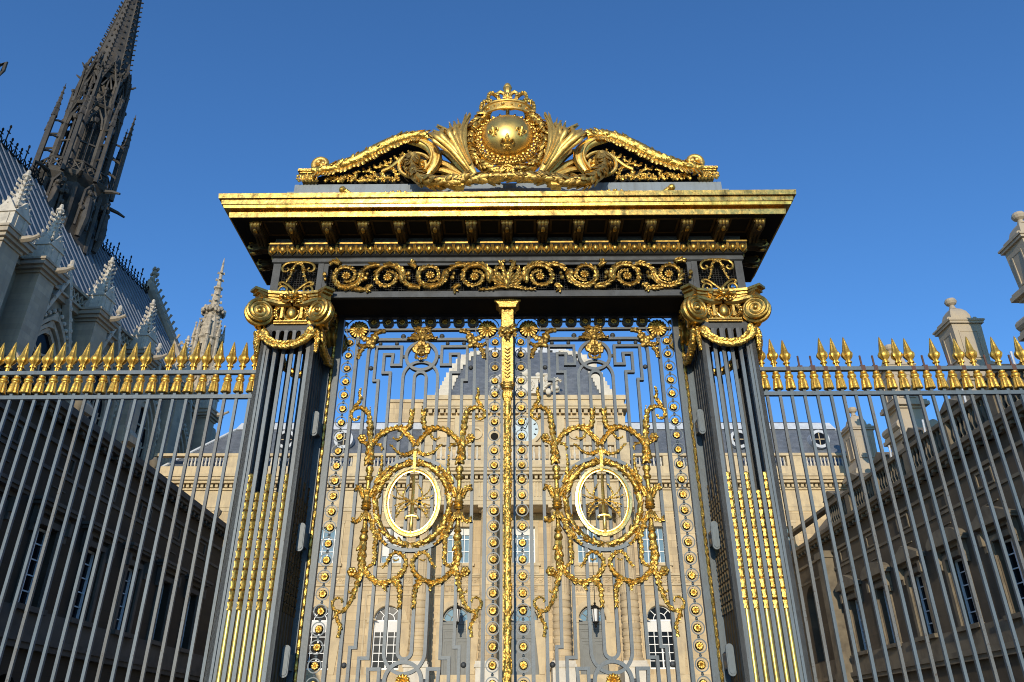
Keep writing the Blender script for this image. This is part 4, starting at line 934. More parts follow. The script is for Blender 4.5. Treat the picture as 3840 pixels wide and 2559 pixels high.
# ------------------------------------------------------------------ palace building helpers
def wall(mb, x0, x1, z0, z1, d0, d1, ops):
    """wall slab with real openings; ops = (xc, width, sill, head, arched), openings above each other share xc and width columns"""
    cols = {}
    for o in ops: cols.setdefault(round(o[0], 3), []).append(o)
    x = x0
    for xc in sorted(cols):
        L = sorted(cols[xc], key=lambda o: o[2]); hw = max(o[1] for o in L)/2
        mb.box(x, xc-hw, d0, d1, z0, z1); x = xc+hw; z = z0
        for o in L:
            if o[2] > z+1e-4: mb.box(xc-hw, xc+hw, d0, d1, z, o[2])
            if o[1]/2 < hw-1e-4:
                mb.box(xc-hw, xc-o[1]/2, d0, d1, o[2], o[3]); mb.box(xc+o[1]/2, xc+hw, d0, d1, o[2], o[3])
            if o[4]:
                r = o[1]/2; zs = o[3]-r
                for q in (-1, 1):
                    mb.prism([(xc+q*r, zs)]+[(xc+q*r*cos(radians(a)), zs+r*sin(radians(a))) for a in range(10, 91, 10)]+[(xc+q*r, o[3])], d0, d1)
            z = o[3]
        if z < z1: mb.box(xc-hw, xc+hw, d0, d1, z, z1)
    mb.box(x, x1, d0, d1, z0, z1)
def sash(parent, xf, xc, w_, z0, z1, d, nx, nz, arched=False, frame='white', pane='glass', blind=0, bars=.05):
    """a glazed window: frame mesh with glazing bars, panes as its sub-part"""
    f = MB(xf); r = w_/2; zt = z1-r if arched else z1
    f.box(xc-r, xc-r+.08, d, d+.08, z0, zt); f.box(xc+r-.08, xc+r, d, d+.08, z0, zt); f.box(xc-r+.08, xc+r-.08, d, d+.08, z0, z0+.10)
    if not arched: f.box(xc-r+.08, xc+r-.08, d, d+.08, z1-.08, z1)
    f.box(xc-.05, xc+.05, d-.01, d+.07, z0+.10, zt-(.0 if arched else .08))
    for i in range(1, nx):
        x = xc-r+w_*i/nx
        if abs(x-xc) > .1: f.box(x-bars/2, x+bars/2, d+.01, d+.06, z0+.1, zt)
    for i in range(1, nz):
        z = z0+(zt-z0)*i/nz; f.box(xc-r+.08, xc+r-.08, d+.015, d+.055, z-bars/2, z+bars/2)
    if arched:
        f.box(xc-r, xc+r, d-.005, d+.075, zt-.05, zt+.05)
        f.ribbon(arc(xc, zt+.05, r*.45, 0, 180, 12), bars, d+.01, d+.06)
        for a in (45, 90, 135):
            c_, s_ = cos(radians(a)), sin(radians(a)); f.ribbon([(xc+r*.45*c_, zt+.05+r*.45*s_), (xc+r*.92*c_, zt+.05+r*.92*s_)], bars, d+.012, d+.058)
        f.ribbon(arc(xc, zt, r-.035, 0, 180, 16), .07, d, d+.08)
    fo = f.build('window', frame, parent)
    g = MB(xf); g.box(xc-r+.03, xc+r-.03, d+.082, d+.10, z0+.03, zt)
    if arched: g.prism(arc(xc, zt+.001, r-.03, 0, 180, 16), d+.082, d+.10)
    g.build('pane', pane, fo)
    if blind:
        b = MB(xf); b.box(xc-r+.09, xc-.055, d+.005, d+.05, zt-blind, zt-.055); b.box(xc+.055, xc+r-.09, d+.005, d+.05, zt-blind, zt-.055); b.build('blind', 'blind', fo)
    return fo
def baluster_run(mb, x0, x1, d, z0, z1, step=.26, r=.075):
    n = max(2, int((x1-x0)/step)); h = z1-z0
    for i in range(n):
        x = x0+(x1-x0)*(i+.5)/n
        mb.lathe([(r*.9,0),(r*.9,h*.08),(r*.5,h*.12),(r*1.1,h*.36),(r*.8,h*.5),(r*.45,h*.72),(r*.75,h*.85),(r*.9,h)], (x, d, z0), 7)
CX = 1.1; BAY = 4.57
F = lambda x, d, z: (x, 45+d, z)
pal = thing('courthouse', 'sunlit limestone courthouse with square slate dome, seen through the gate', 'building', (CX, 45, 0))
P = lambda mb, name, m, sm=False, par=None: mb.build(name, m, par or pal, sm)
xs = [CX+BAY*k for k in range(-5, 6)]
ops = []
for k, x in zip(range(-5, 6), xs):
    ops.append((x, 1.86, 4.05 if abs(k) <= 1 else 5.60, 9.58, True)); ops.append((x, 1.62, 12.38, 14.92, False))
b = MB(F); wall(b, -26, 30, 0, 16.0, 0, .6, ops); P(b, 'wall', 'stone')
b = MB(F); b.box(-25.9, 29.9, 1.2, 1.3, .5, 16); P(b, 'interior', 'iron_black')
tr = MB(F)
# string courses, frieze with running scrolls, frames
tr.box(-26, 30, -.10, -.002, 10.86, 10.98); tr.box(-26, 30, -.06, -.002, 11.42, 11.52); tr.box(-26, 30, -.16, -.002, 11.52, 11.66); tr.box(-26, 30, -.10, -.002, 5.05, 5.28); tr.box(-26, 30, -.16, -.002, 4.55, 5.05)
P(tr, 'string_course', 'stone_plain')
fz = MB(F)
for i in range(92):
    x = -21+.5*i
    for q, zz in ((1, 11.26), (-1, 11.14)): fz.tube([(x+.25*(q < 0)+xx, -.02, zz_) for xx, zz_ in spiral(0, zz, .13, .03, 180 if q > 0 else 0, 1.2, 9, -q)], .028, 5)
P(fz, 'scroll_frieze', 'stone_plain')
for k, x in zip(range(-5, 6), xs):
    s_ = MB(F)
    s_.ribbon([(x-1.55, 5.3), (x-1.55, 10.30), (x+1.55, 10.30), (x+1.55, 5.3)], .12, -.05, -.002)
    s_.ribbon([(x-1.13, 5.3), (x-1.13, 8.65)]+arc(x, 8.65, 1.13, 180, 0, 20)+[(x+1.13, 8.65), (x+1.13, 5.3)], .34, -.07, -.003)
    s_.box(x-1.38, x-.93, -.12, .1, 8.48, 8.66); s_.box(x+.93, x+1.38, -.12, .1, 8.48, 8.66)
    s_.ribbon([(x-.92, 12.38), (x-.92, 15.02), (x+.92, 15.02), (x+.92, 12.38)], .24, -.09, -.002); s_.box(x-1.15, x+1.15, -.25, -.003, 12.16, 12.36); s_.box(x-1.05, x+1.05, -.14, -.003, 11.70, 12.16)
    s_.box(x-1.10, x+1.10, -.06, -.003, 15.16, 15.34)
    P(s_, 'window_surround', 'stone_plain')
    if abs(k) <= 1:
        d = MB(F)
        d.box(x-.92, x+.92, .30, .40, 4.05, 8.55); d.box(x-.92, x+.92, .24, .42, 8.40, 8.62); d.box(x-.92, x+.92, .26, .30, 8.08, 8.20)
        for q in (-1, 1):
            d.ribbon([(x+q*.10, 4.3), (x+q*.78, 4.3), (x+q*.78, 7.35), (x+q*.10, 7.35)], .06, .26, .30, True); d.ribbon([(x+q*.10, 7.55), (x+q*.78, 7.55), (x+q*.78, 7.98), (x+q*.10, 7.98)], .05, .265, .30, True)
            d.ribbon([(x+q*.26, 4.5), (x+q*.62, 4.5), (x+q*.62, 7.15), (x+q*.26, 7.15)], .04, .275, .30, True)
        d.box(x-.02, x+.02, .25, .30, 4.05, 8.1); do = P(d, 'door', 'door')
        f = MB(F); f.ribbon(arc(x, 8.62, .86, 0, 180, 18), .09, .26, .34); f.ribbon(arc(x, 8.64, .38, 0, 180, 12), .05, .27, .33)
        for a in (36, 72, 108, 144): f.ribbon([(x+.38*cos(radians(a)), 8.64+.38*sin(radians(a))), (x+.84*cos(radians(a)), 8.64+.84*sin(radians(a)))], .045, .272, .328)
        P(f, 'fanlight', 'door', False, do)
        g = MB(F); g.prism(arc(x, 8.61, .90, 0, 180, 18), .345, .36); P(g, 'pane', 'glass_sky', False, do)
    else:
        sash(pal, F, x, 1.86, 5.62, 9.58, .30, 4, 6, True, 'white', 'glass', .72)
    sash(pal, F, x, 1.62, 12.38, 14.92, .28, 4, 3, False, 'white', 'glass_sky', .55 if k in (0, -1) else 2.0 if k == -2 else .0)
# carved words over the three doors
for k, txt in ((-1, 'LIBERTE'), (0, 'EGALITE'), (1, 'FRATERNITE')):
    cu = bpy.data.curves.new('inscription', 'FONT'); cu.body = txt; cu.size = .42; cu.extrude = .012; cu.align_x = 'CENTER'; cu.space_character = 1.12
    to = bpy.data.objects.new('inscription', cu); C.objects.link(to); bpy.context.view_layer.update()
    me = bpy.data.meshes.new_from_object(to.evaluated_get(bpy.context.evaluated_depsgraph_get())); bpy.data.objects.remove(to)
    me.materials.clear(); me.materials.append(M['letters'])
    io = bpy.data.objects.new('inscription', me); C.objects.link(io); io.parent = pal; io.location = (BAY*k, -.014, 10.48); io.rotation_euler = (pi/2, 0, 0)
# entablature, cornice and balustrade of the side ranges
def cornice(mb, x0, x1, d, ends=0):
    mb.box(x0-.05, x1+.05, d-.06, d+.5, 16.0, 16.28); mb.box(x0-.09, x1+.09, d-.10, d+.5, 16.28, 16.5); mb.box(x0, x1, d, d+.5, 16.5, 17.55)
    mb.box(x0-.12, x1+.12, d-.14, d+.5, 17.55, 17.68); n = int((x1-x0)/.34)
    for i in range(n):
        x = x0+(x1-x0)*(i+.5)/n; mb.box(x-.10, x+.10, d-.30, d+.1, 17.70, 17.94)
    mb.box(x0-.3, x1+.3, d-.55, d+.5, 17.95, 18.14); mb.box(x0-.4, x1+.4, d-.72, d+.5, 18.14, 18.36); mb.box(x0-.5, x1+.5, d-.82, d+.5, 18.36, 18.55)
for x0, x1, y0, y1 in ((-26, CX-7.75, -26, CX-7.2), (CX+7.75, 30, CX+7.2, 30)):
    c = MB(F); cornice(c, x0, x1, 0); c.box(y0, y1, -.05, .45, 18.55, 19.35); c.box(y0, y1, -.12, .4, 20.12, 20.32)
    for x in xs:
        if y0-1 < x < y1+1 and abs(x-CX) > 8: c.box(x-1.0+2.2, x+.1+2.2, -.06, .38, 19.35, 20.12)
    P(c, 'cornice', 'stone_plain')
for x in xs:
    if abs(x-CX) > 8:
        bl = MB(F); baluster_run(bl, x-2.2, x+1.2, .15, 19.35, 20.12); P(bl, 'balustrade', 'stone_white', True)
# portico: four giant columns in front of the central bays
for cx_ in (-6.87, -2.40, 2.40, 6.87):
    x = CX+cx_; d = -1.75
    q = MB(F); q.box(x-.72, x+.72, d-.72, -.01, 0, 5.55); q.box(x-.80, x+.80, d-.80, -.012, 5.55, 5.72); q.box(x-.74, x+.74, d-.74, d+.74, 5.72, 5.92); P(q, 'pedestal', 'stone_white')
    q = MB(F); q.lathe([(.66,0),(.68,.12),(.60,.22)], (x, d, 5.92), 24)
    z = 6.14
    while z < 9.9:
        q.lathe([(.585,0),(.60,.04),(.60,.26),(.585,.30)], (x, d, z), 24); q.lathe([(.555,0),(.555,.13)], (x, d, z+.30), 24); z += .43
    q.lathe([(.565, z), (.555, 12.5), (.52, 15.0)], (x, d, 0), 60, .028, 20)
    q.lathe([(.55,15.0),(.57,15.04),(.55,15.08),(.52,15.1),(.52,15.4),(.56,15.42),(.60,15.5),(.68,15.62)], (x, d, 0), 28); q.box(x-.74, x+.74, d-.74, d+.74, 15.62, 15.86)
    P(q, 'column', 'stone', True)
    q = MB(F); q.box(x-.55, x+.55, -.22, -.004, 5.3, 15.86); P(q, 'pilaster', 'stone')
c = MB(F)
def port(mb, x0, x1, d):
    mb.box(x0, x1, d, -.004, 15.862, 16.14); mb.box(x0-.04, x1+.04, d-.04, -.004, 16.14, 16.4); mb.box(x0, x1, d+.02, -.004, 16.4, 17.45); mb.box(x0-.12, x1+.12, d-.12, -.004, 17.45, 17.6)
    n = 44
    for i in range(n):
        x = x0+(x1-x0)*(i+.5)/n; mb.box(x-.10, x+.10, d-.30, d+.1, 17.62, 17.86)
    mb.box(x0-.3, x1+.3, d-.55, -.004, 17.87, 18.06); mb.box(x0-.4, x1+.4, d-.72, -.004, 18.06, 18.28); mb.box(x0-.5, x1+.5, d-.82, -.004, 18.28, 18.48)
port(c, CX-7.6, CX+7.6, -2.3)
c.box(CX-7.5, CX+7.5, -2.3, -.004, 18.48, 19.05); c.box(CX-7.55, CX+7.55, -2.36, -1.9, 20.15, 20.36)
for x in (-7.1, -2.4, 2.4, 7.1): c.box(CX+x-.62, CX+x+.62, -2.32, -1.92, 19.05, 20.15)
tg = c
for cx_ in (-6.87, -2.40, 2.40, 6.87):                     # triglyphs
    for k in (-.25, 0, .25): c.box(CX+cx_+k-.09, CX+cx_+k+.09, -2.36, -2.27, 16.42, 17.42)
for k in range(-7, 8):
    for j in (-.2, 0, .2): c.box(CX+k*.96+j-.06, CX+k*.96+j+.06, -2.34, -2.275, 16.42, 17.42)
P(c, 'portico_entablature', 'stone_plain')
for a, b_ in ((-6.4, -3.1), (-1.7, 1.7), (3.1, 6.4)):
    bl = MB(F); baluster_run(bl, CX+a, CX+b_, -2.1, 19.05, 20.15, .34, .10); P(bl, 'portico_balustrade', 'stone_white', True)
# attic, clock and dome
AX = 1.32
a = MB(F); wall(a, AX-7.45, AX+7.45, 16.0, 23.6, .0, 14, []); P(a, 'attic', 'stone')
a = MB(F); n = 34
for i in range(n):
    x = AX-7.4+14.8*(i+.5)/n; a.box(x-.14, x+.14, -.34, -.02, 23.42, 23.72)
a.box(AX-7.52, AX+7.52, -.12, -.004, 23.1, 23.25); a.box(AX-7.75, AX+7.75, -.45, 14.2, 23.74, 23.92); a.box(AX-7.85, AX+7.85, -.55, 14.3, 23.92, 24.08)
a.box(AX-7.55, AX+7.55, -.05, 14, 24.08, 24.62); a.box(AX-7.7, AX+7.7, -.15, 14, 24.62, 24.98)
for q in (-1, 1):
    for x in (2.5, 4.9, 7.1):
        a.box(AX+q*x-.42, AX+q*x+.42, -.14, -.003, 20.9, 23.1)
    for x, z in ((3.7, 22.0), (6.0, 22.0)): a.ribbon([(AX+q*x-.62, 21.0), (AX+q*x-.62, 22.9), (AX+q*x+.62, 22.9), (AX+q*x+.62, 21.0)], .08, -.05, -.002, True)
    a.ribbon(circ(AX+q*3.7, 21.9, .42, 20), .14, -.12, -.051, True)
P(a, 'attic_cornice', 'stone_plain')
ck = MB(F); ck.prism(circ(AX, 22.2, .98, 40), -.10, -.03); co_ = P(ck, 'clock', 'dial')
ck = MB(F); ck.ribbon(circ(AX, 22.2, 1.12, 40), .26, -.2, -.004, True); P(ck, 'rim', 'stone_plain', False, co_)
ck = MB(F)
for k in range(12):
    a_ = radians(30*k); ck.ribbon([(AX+.72*sin(a_), 22.2+.72*cos(a_)), (AX+.90*sin(a_), 22.2+.90*cos(a_))], .09, -.115, -.101)
P(ck, 'hour_mark', 'iron_black', False, co_)
ck = MB(F); ck.ribbon([(AX, 22.2), (AX-.32, 22.42)], .07, -.13, -.118); ck.ribbon([(AX, 22.2), (AX+.25, 22.85)], .05, -.14, -.132); P(ck, 'hand', 'iron_black', False, co_)
dm = MB(F); PR = [(6.95,24.98),(6.55,25.95),(6.22,26.95),(5.72,28.15),(4.80,29.55),(3.95,30.35),(3.4,30.75)]
for i in range(len(PR)-1): dm.frust(AX, 7.2, PR[i][1], PR[i+1][1], PR[i][0]-.12, PR[i][0]-.12, PR[i+1][0]-.12, PR[i+1][0]-.12)
P(dm, 'dome', 'slate')
for q, dk in ((-1, 0), (1, 0), (-1, 1), (1, 1)):           # stepped stone corner ribs
    rb = MB(F)
    for j in range(15):
        t0 = j/15*(len(PR)-1); i = min(int(t0), len(PR)-2); fr_ = t0-i
        r_ = PR[i][0]+(PR[i+1][0]-PR[i][0])*fr_; z = PR[i][1]+(PR[i+1][1]-PR[i][1])*fr_
        t1 = (j+1)/15*(len(PR)-1); i1 = min(int(t1), len(PR)-2); z1_ = PR[i1][1]+(PR[i1+1][1]-PR[i1][1])*(t1-i1)
        w_ = 1.05-.35*(j/15)
        for dd in ((7.2-r_, 7.2+r_-w_)[dk],): rb.box(min(AX+q*r_, AX+q*(r_-w_)), max(AX+q*r_, AX+q*(r_-w_)), dd, dd+w_, z, z1_-.03)
    P(rb, 'corner_rib', 'stone_white')
rb = MB(F); rb.box(AX-3.6, AX+3.6, 3.6, 10.8, 30.72, 30.95)
for k in range(9): rb.box(AX-3.5+k*.85, AX-3.0+k*.85, 3.5, 3.75, 30.3, 30.72)
P(rb, 'dome_crown', 'lead_white')
sg_ = MB(F); rnd = random.Random(17)                      # carved trophy group at the foot of the dome
for q in (-1, 1):
    X = AX+q*1.75
    for i in range(26): sg_.blob((X+rnd.uniform(-.75, .75), -.35+rnd.uniform(-.2, .2), 25.0+1.55*rnd.random()**1.2), (rnd.uniform(.12, .26), .2, rnd.uniform(.12, .3)), 7, 5)
    sg_.blob((X-.1*q, -.4, 26.45), (.2, .2, .25), 9, 7); sg_.leafy([(X-.6*q, -.5, 25.0), (X, -.55, 25.7), (X+.7*q, -.5, 26.1), (X+1.0*q, -.45, 25.9)], .2, .1, 6, 1.2, .2, 3)
sg_.box(AX-1.0, AX+1.0, -.5, -.05, 24.98, 26.2); sg_.box(AX-1.1, AX+1.1, -.55, -.05, 26.2, 26.35); sg_.blob((AX, -.4, 26.7), (.4, .3, .4), 10, 8)
for i in range(18):
    a_ = 2*pi*i/18; sg_.blob((AX+.62*cos(a_), -.52, 25.6+.5*sin(a_)), .13, 6, 4)
P(sg_, 'trophy_sculpture', 'stone_white', True)
# slate roofs of the side ranges
for x0, x1, hipx in ((-26, CX-7.0, -21.5), (CX+7.2, 29.5, 26.0)):
    r = MB(F); L = x0 if x0 < 0 else x1; s_ = -1 if x0 < 0 else 1
    a0, a1 = (x0, x1) if s_ < 0 else (x1, x0)
    r.add([(a0+.1*-s_, .7, 19.3), (a1, .7, 19.3), (a1, 2.9, 23.3), (hipx, 2.9, 23.3), (a0+.1*-s_, 10.7, 19.3), (a1, 10.7, 19.3), (a1, 8.5, 23.3), (hipx, 8.5, 23.3)], [(0,1,2,3), (4,7,6,5), (0,3,7,4), (3,2,6,7), (1,5,6,2)]); P(r, 'roof', 'slate')
    r = MB(F); r.add([(hipx, 2.8, 23.3), (a1, 2.8, 23.3), (a1, 3.1, 23.95), (hipx-s_*.3, 3.1, 23.95), (hipx, 8.5, 23.3), (a1, 8.5, 23.3), (a1, 8.3, 23.95), (hipx-s_*.3, 8.3, 23.95)], [(0,1,2,3), (4,7,6,5), (0,3,7,4), (1,5,6,2)])
    P(r, 'roof_flashing', 'lead_white')
    r = MB(F); r.add([(hipx-s_*.3, 3.15, 23.96), (a1, 3.15, 23.96), (a1, 5.6, 25.0), (hipx-s_*1.8, 5.6, 25.0), (hipx-s_*.3, 8.25, 23.96), (a1, 8.25, 23.96)], [(0,1,2,3), (4,3,2,5), (0,3,4)]); P(r, 'upper_roof', 'slate')
    r = MB(F); r.tube([(a0-s_*.1, .62, 19.35), (hipx-s_*.02, 2.85, 23.3)], .11, 6); P(r, 'hip_flashing', 'lead_white')
for x in (24.0, 17.8, -12.6, -17.0):                       # round dormers
    z = 22.0; d0 = .7+(z-19.3)*.55-.75
    r = MB(F); r.ribbon(circ(x, z, .62, 24), .22, d0, d0+1.6, True); dr = P(r, 'dormer', 'lead_white')
    r = MB(F); r.prism(circ(x, z, .52, 20), d0+.15, d0+.2); P(r, 'pane', 'glass', False, dr)
    r = MB(F); r.box(x-.03, x+.03, d0+.1, d0+.15, z-.5, z+.5); r.box(x-.5, x+.5, d0+.1, d0+.14, z-.03, z+.03); P(r, 'glazing_bar', 'stone_plain', False, dr)
ch_ = MB(F); ch_.box(-10.05, -7.25, 6.0, 8.4, 22, 26.95); ch_.box(-10.15, -7.15, 5.9, 8.5, 26.95, 27.2); ch_.box(-10.12, -7.18, 5.93, 8.47, 25.0, 25.15); P(ch_, 'chimney_stack', 'stone')
for dx in (-.55, .35):
    ch_ = MB(F); ch_.tube([(-8.55+dx, 7, 27.2), (-8.55+dx+.05, 7, 28.4)], .03, 5); P(ch_, 'aerial', 'iron_soot_shade')
st = MB(F)
for k in range(14): st.box(CX-9.5, CX+9.5, -4-.5*(14-k), -.72-1.75, 0, .28*(k+1))
P(st, 'stair', 'stone_white')
# hanging lanterns of the portico
def lantern(k, label):
    x = CX+BAY*k+(.12 if k < 0 else .05); y = 43.6
    L = thing('lantern', label, 'lantern', (x, y, 8.2), 'lanterns in front of the courthouse doors')
    b = MB(); b.tube([(x, y, 9.55), (x, y, 15.8)], .018, 5); b.lathe([(.05,9.56),(.09,9.50),(.05,9.44),(.10,9.38),(.30,9.2),(.30,9.16),(.22,9.14)], (x, y, 0), 10)
    for i in range(6):
        a_ = 2*pi*i/6; b.tube([(x+.24*cos(a_), y+.24*sin(a_), 9.15), (x+.17*cos(a_), y+.17*sin(a_), 8.35)], .022, 5)
    b.lathe([(.19,8.36),(.19,8.30),(.10,8.22),(.05,8.1),(.09,8.05),(.03,7.98)], (x, y, 0), 10); b.build('frame', 'iron_black', L)
    b = MB(); b.lathe([(.22,9.14),(.16,8.37)], (x, y, 0), 6); b.build('glass', 'blind', L)
lantern(1, 'black hanging lantern in front of the right door of the courthouse, under the word FRATERNITE')
lantern(-1, 'black hanging lantern in front of the left door of the courthouse, under the word LIBERTE')

# ------------------------------------------------------------------ side wings of the court
def wing(name, label, X0, sg, y0, y1, ztop, m, mt, wy, ped, niche, cat='building'):
    xf = lambda t_, d, z: (X0+sg*d, t_, z)
    W = thing(name, label, cat, (X0, (y0+y1)/2, 0))
    Q = lambda mb, nm, mm, sm=False, par=None: mb.build(nm, mm, par or W, sm)
    ops = [(y, 1.30, 5.80, 8.56, False) for y in wy]
    ops += [(y, 1.5, 1.2, 3.6, True) for y in wy]
    if niche: ops += [(niche, 1.9, 5.8, 10.3, True)]
    b = MB(xf); wall(b, y0, y1, 0, 12.2, 0, .7, ops); b.box(y0, y1, 9, 9.6, 0, 12.2); b.box(y0, y0+.6, .7, 9, 0, 12.2); b.box(y1-.6, y1, .7, 9, 0, 12.2); Q(b, 'wall', m)
    b = MB(xf); b.box(y0+.6, y1-.6, 1.1, 1.2, .5, 12); Q(b, 'interior', 'iron_black')
    c = MB(xf)
    c.box(y0, y1, -.30, -.002, 4.62, 4.84); c.box(y0, y1, -.22, -.002, 4.42, 4.62); c.box(y0, y1, -.10, -.002, 4.84, 5.72)
    c.box(y0, y1, -.06, -.002, 10.45, 10.58); c.box(y0, y1, -.10, -.002, 11.45, 11.6)
    c.box(y0, y1, -.18, .5, 12.2, 12.36); c.box(y0, y1, -.42, .5, 12.36, 12.5); c.box(y0, y1, -.58, .5, 12.5, 12.68); c.box(y0, y1, -.05, .45, 12.68, 13.0)
    for i in range(int((y1-y0)/.6)): c.box(y0+.6*i+.1, y0+.6*i+.3, -.34, -.0, 12.2, 12.34)
    zb = ztop-.18; c.box(y0, y1, -.10, .40, zb, ztop)
    py = y0+.4
    for y in wy: c.box(y-2.1, y-1.55, -.06, .36, 13.0, zb)
    Q(c, 'cornice', mt)
    for y in wy:
        bl = MB(xf); baluster_run(bl, y-1.5, y+1.5, .12, 13.0, zb, .30, .09); Q(bl, 'balustrade', mt, True)
    for i, y in enumerate(wy):
        s_ = MB(xf)
        s_.ribbon([(y-.78, 5.78), (y-.78, 8.68), (y+.78, 8.68), (y+.78, 5.78)], .22, -.10, -.003); s_.box(y-.95, y+.95, -.28, -.004, 5.60, 5.78)
        s_.box(y-1.15, y+1.15, -.14, -.004, 8.95, 9.12); s_.box(y-1.35, y+1.35, -.42, -.004, 9.12, 9.24)
        for q in (-1, 1): s_.box(y+q*1.05-.11, y+q*1.05+.11, -.30, -.005, 8.45, 8.95); s_.box(y+q*1.05-.09, y+q*1.05+.09, -.16, -.005, 8.2, 8.45)
        if ped == 'tri' or (ped == 'mix' and i % 2 == 0): s_.prism([(y-1.38, 9.24), (y+1.38, 9.24), (y+1.38, 9.32), (y, 9.86), (y-1.38, 9.32)], -.42, -.004)
        elif ped == 'mix': s_.prism([(y-1.38, 9.24), (y+1.38, 9.24)]+arc(y, 9.24, 1.38, 8, 172, 12, .55), -.42, -.004)
        else: s_.box(y-1.45, y+1.45, -.50, -.004, 9.24, 9.36)
        s_.box(y-.45, y+.45, -.05, -.003, 9.98, 10.02); s_.ribbon([(y-.55, 10.72), (y+.55, 10.72), (y+.55, 11.3), (y-.55, 11.3)], .08, -.05, -.002, True)
        Q(s_, 'window_surround', mt)
        sash(W, xf, y, 1.30, 5.80, 8.56, .32, 2, 5, False, 'white', 'glass', 0, .045)
        r = MB(xf)
        for k in range(9): r.box(y-.6+.15*k-.012, y-.6+.15*k+.012, -.03, .02, 4.9, 5.55)
        Q(r, 'cellar_grille', 'iron_black')
    return W, xf, Q
wyl = [8.35+3.65*k for k in range(8)]
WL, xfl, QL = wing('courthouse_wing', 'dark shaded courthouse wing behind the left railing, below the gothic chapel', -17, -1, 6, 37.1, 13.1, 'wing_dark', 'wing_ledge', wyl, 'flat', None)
for y in (12.0, 19.3, 26.6, 35.7):
    u = MB(); u.lathe([(.16,13.1),(.10,13.2),(.22,13.4),(.24,13.55),(.12,13.65),(.08,13.75)], (-17.1, y, 0), 10)
    QL(u, 'urn', 'wing_trim', True)
# sun-struck end pieces are part of the parapet
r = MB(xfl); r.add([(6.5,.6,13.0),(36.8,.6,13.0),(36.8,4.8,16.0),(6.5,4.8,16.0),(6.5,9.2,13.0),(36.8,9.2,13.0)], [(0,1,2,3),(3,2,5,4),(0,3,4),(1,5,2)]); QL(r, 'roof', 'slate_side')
wyr = [6.6+3.65*k for k in range(9)]
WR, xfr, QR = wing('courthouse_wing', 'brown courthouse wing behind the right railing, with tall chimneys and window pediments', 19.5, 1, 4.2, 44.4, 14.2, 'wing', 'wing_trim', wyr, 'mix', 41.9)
p_ = MB(xfr); p_.box(37.6, 38.7, -.55, -.003, 4.84, 11.6); p_.box(37.5, 38.8, -.65, -.003, 4.0, 4.84); p_.box(37.5, 38.8, -.65, -.003, 11.2, 11.6); QR(p_, 'pilaster', 'wing_trim')
sash(WR, xfr, 41.9, 1.9, 5.8, 10.3, .5, 4, 5, True, 'white', 'glass', 0, .04)
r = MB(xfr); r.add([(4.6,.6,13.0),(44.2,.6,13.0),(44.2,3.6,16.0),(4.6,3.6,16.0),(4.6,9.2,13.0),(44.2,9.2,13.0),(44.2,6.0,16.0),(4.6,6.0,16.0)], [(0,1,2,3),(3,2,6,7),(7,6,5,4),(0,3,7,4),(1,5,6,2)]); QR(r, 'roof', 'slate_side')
for y in [8.4+3.65*k for k in range(9)]:
    d_ = MB(xfr); d_.box(y-.75, y+.75, .55, 3.0, 13.0, 14.8); d_.prism([(y-.95, 14.8), (y+.95, 14.8), (y, 15.3)], .42, 3.2); d_.box(y-.95, y-.70, .50, .9, 13.0, 14.8); d_.box(y+.70, y+.95, .50, .9, 13.0, 14.8); dd = QR(d_, 'dormer', 'wing_trim')
    d_ = MB(xfr); d_.box(y-.5, y+.5, .50, .548, 13.3, 14.6); QR(d_, 'pane', 'glass', False, dd)
    d_ = MB(xfr); d_.tube([(y-1.3, .46, 14.2), (y-1.3, .5, 15.2)], .05, 6); QR(d_, 'vent_pipe', 'lead_white')
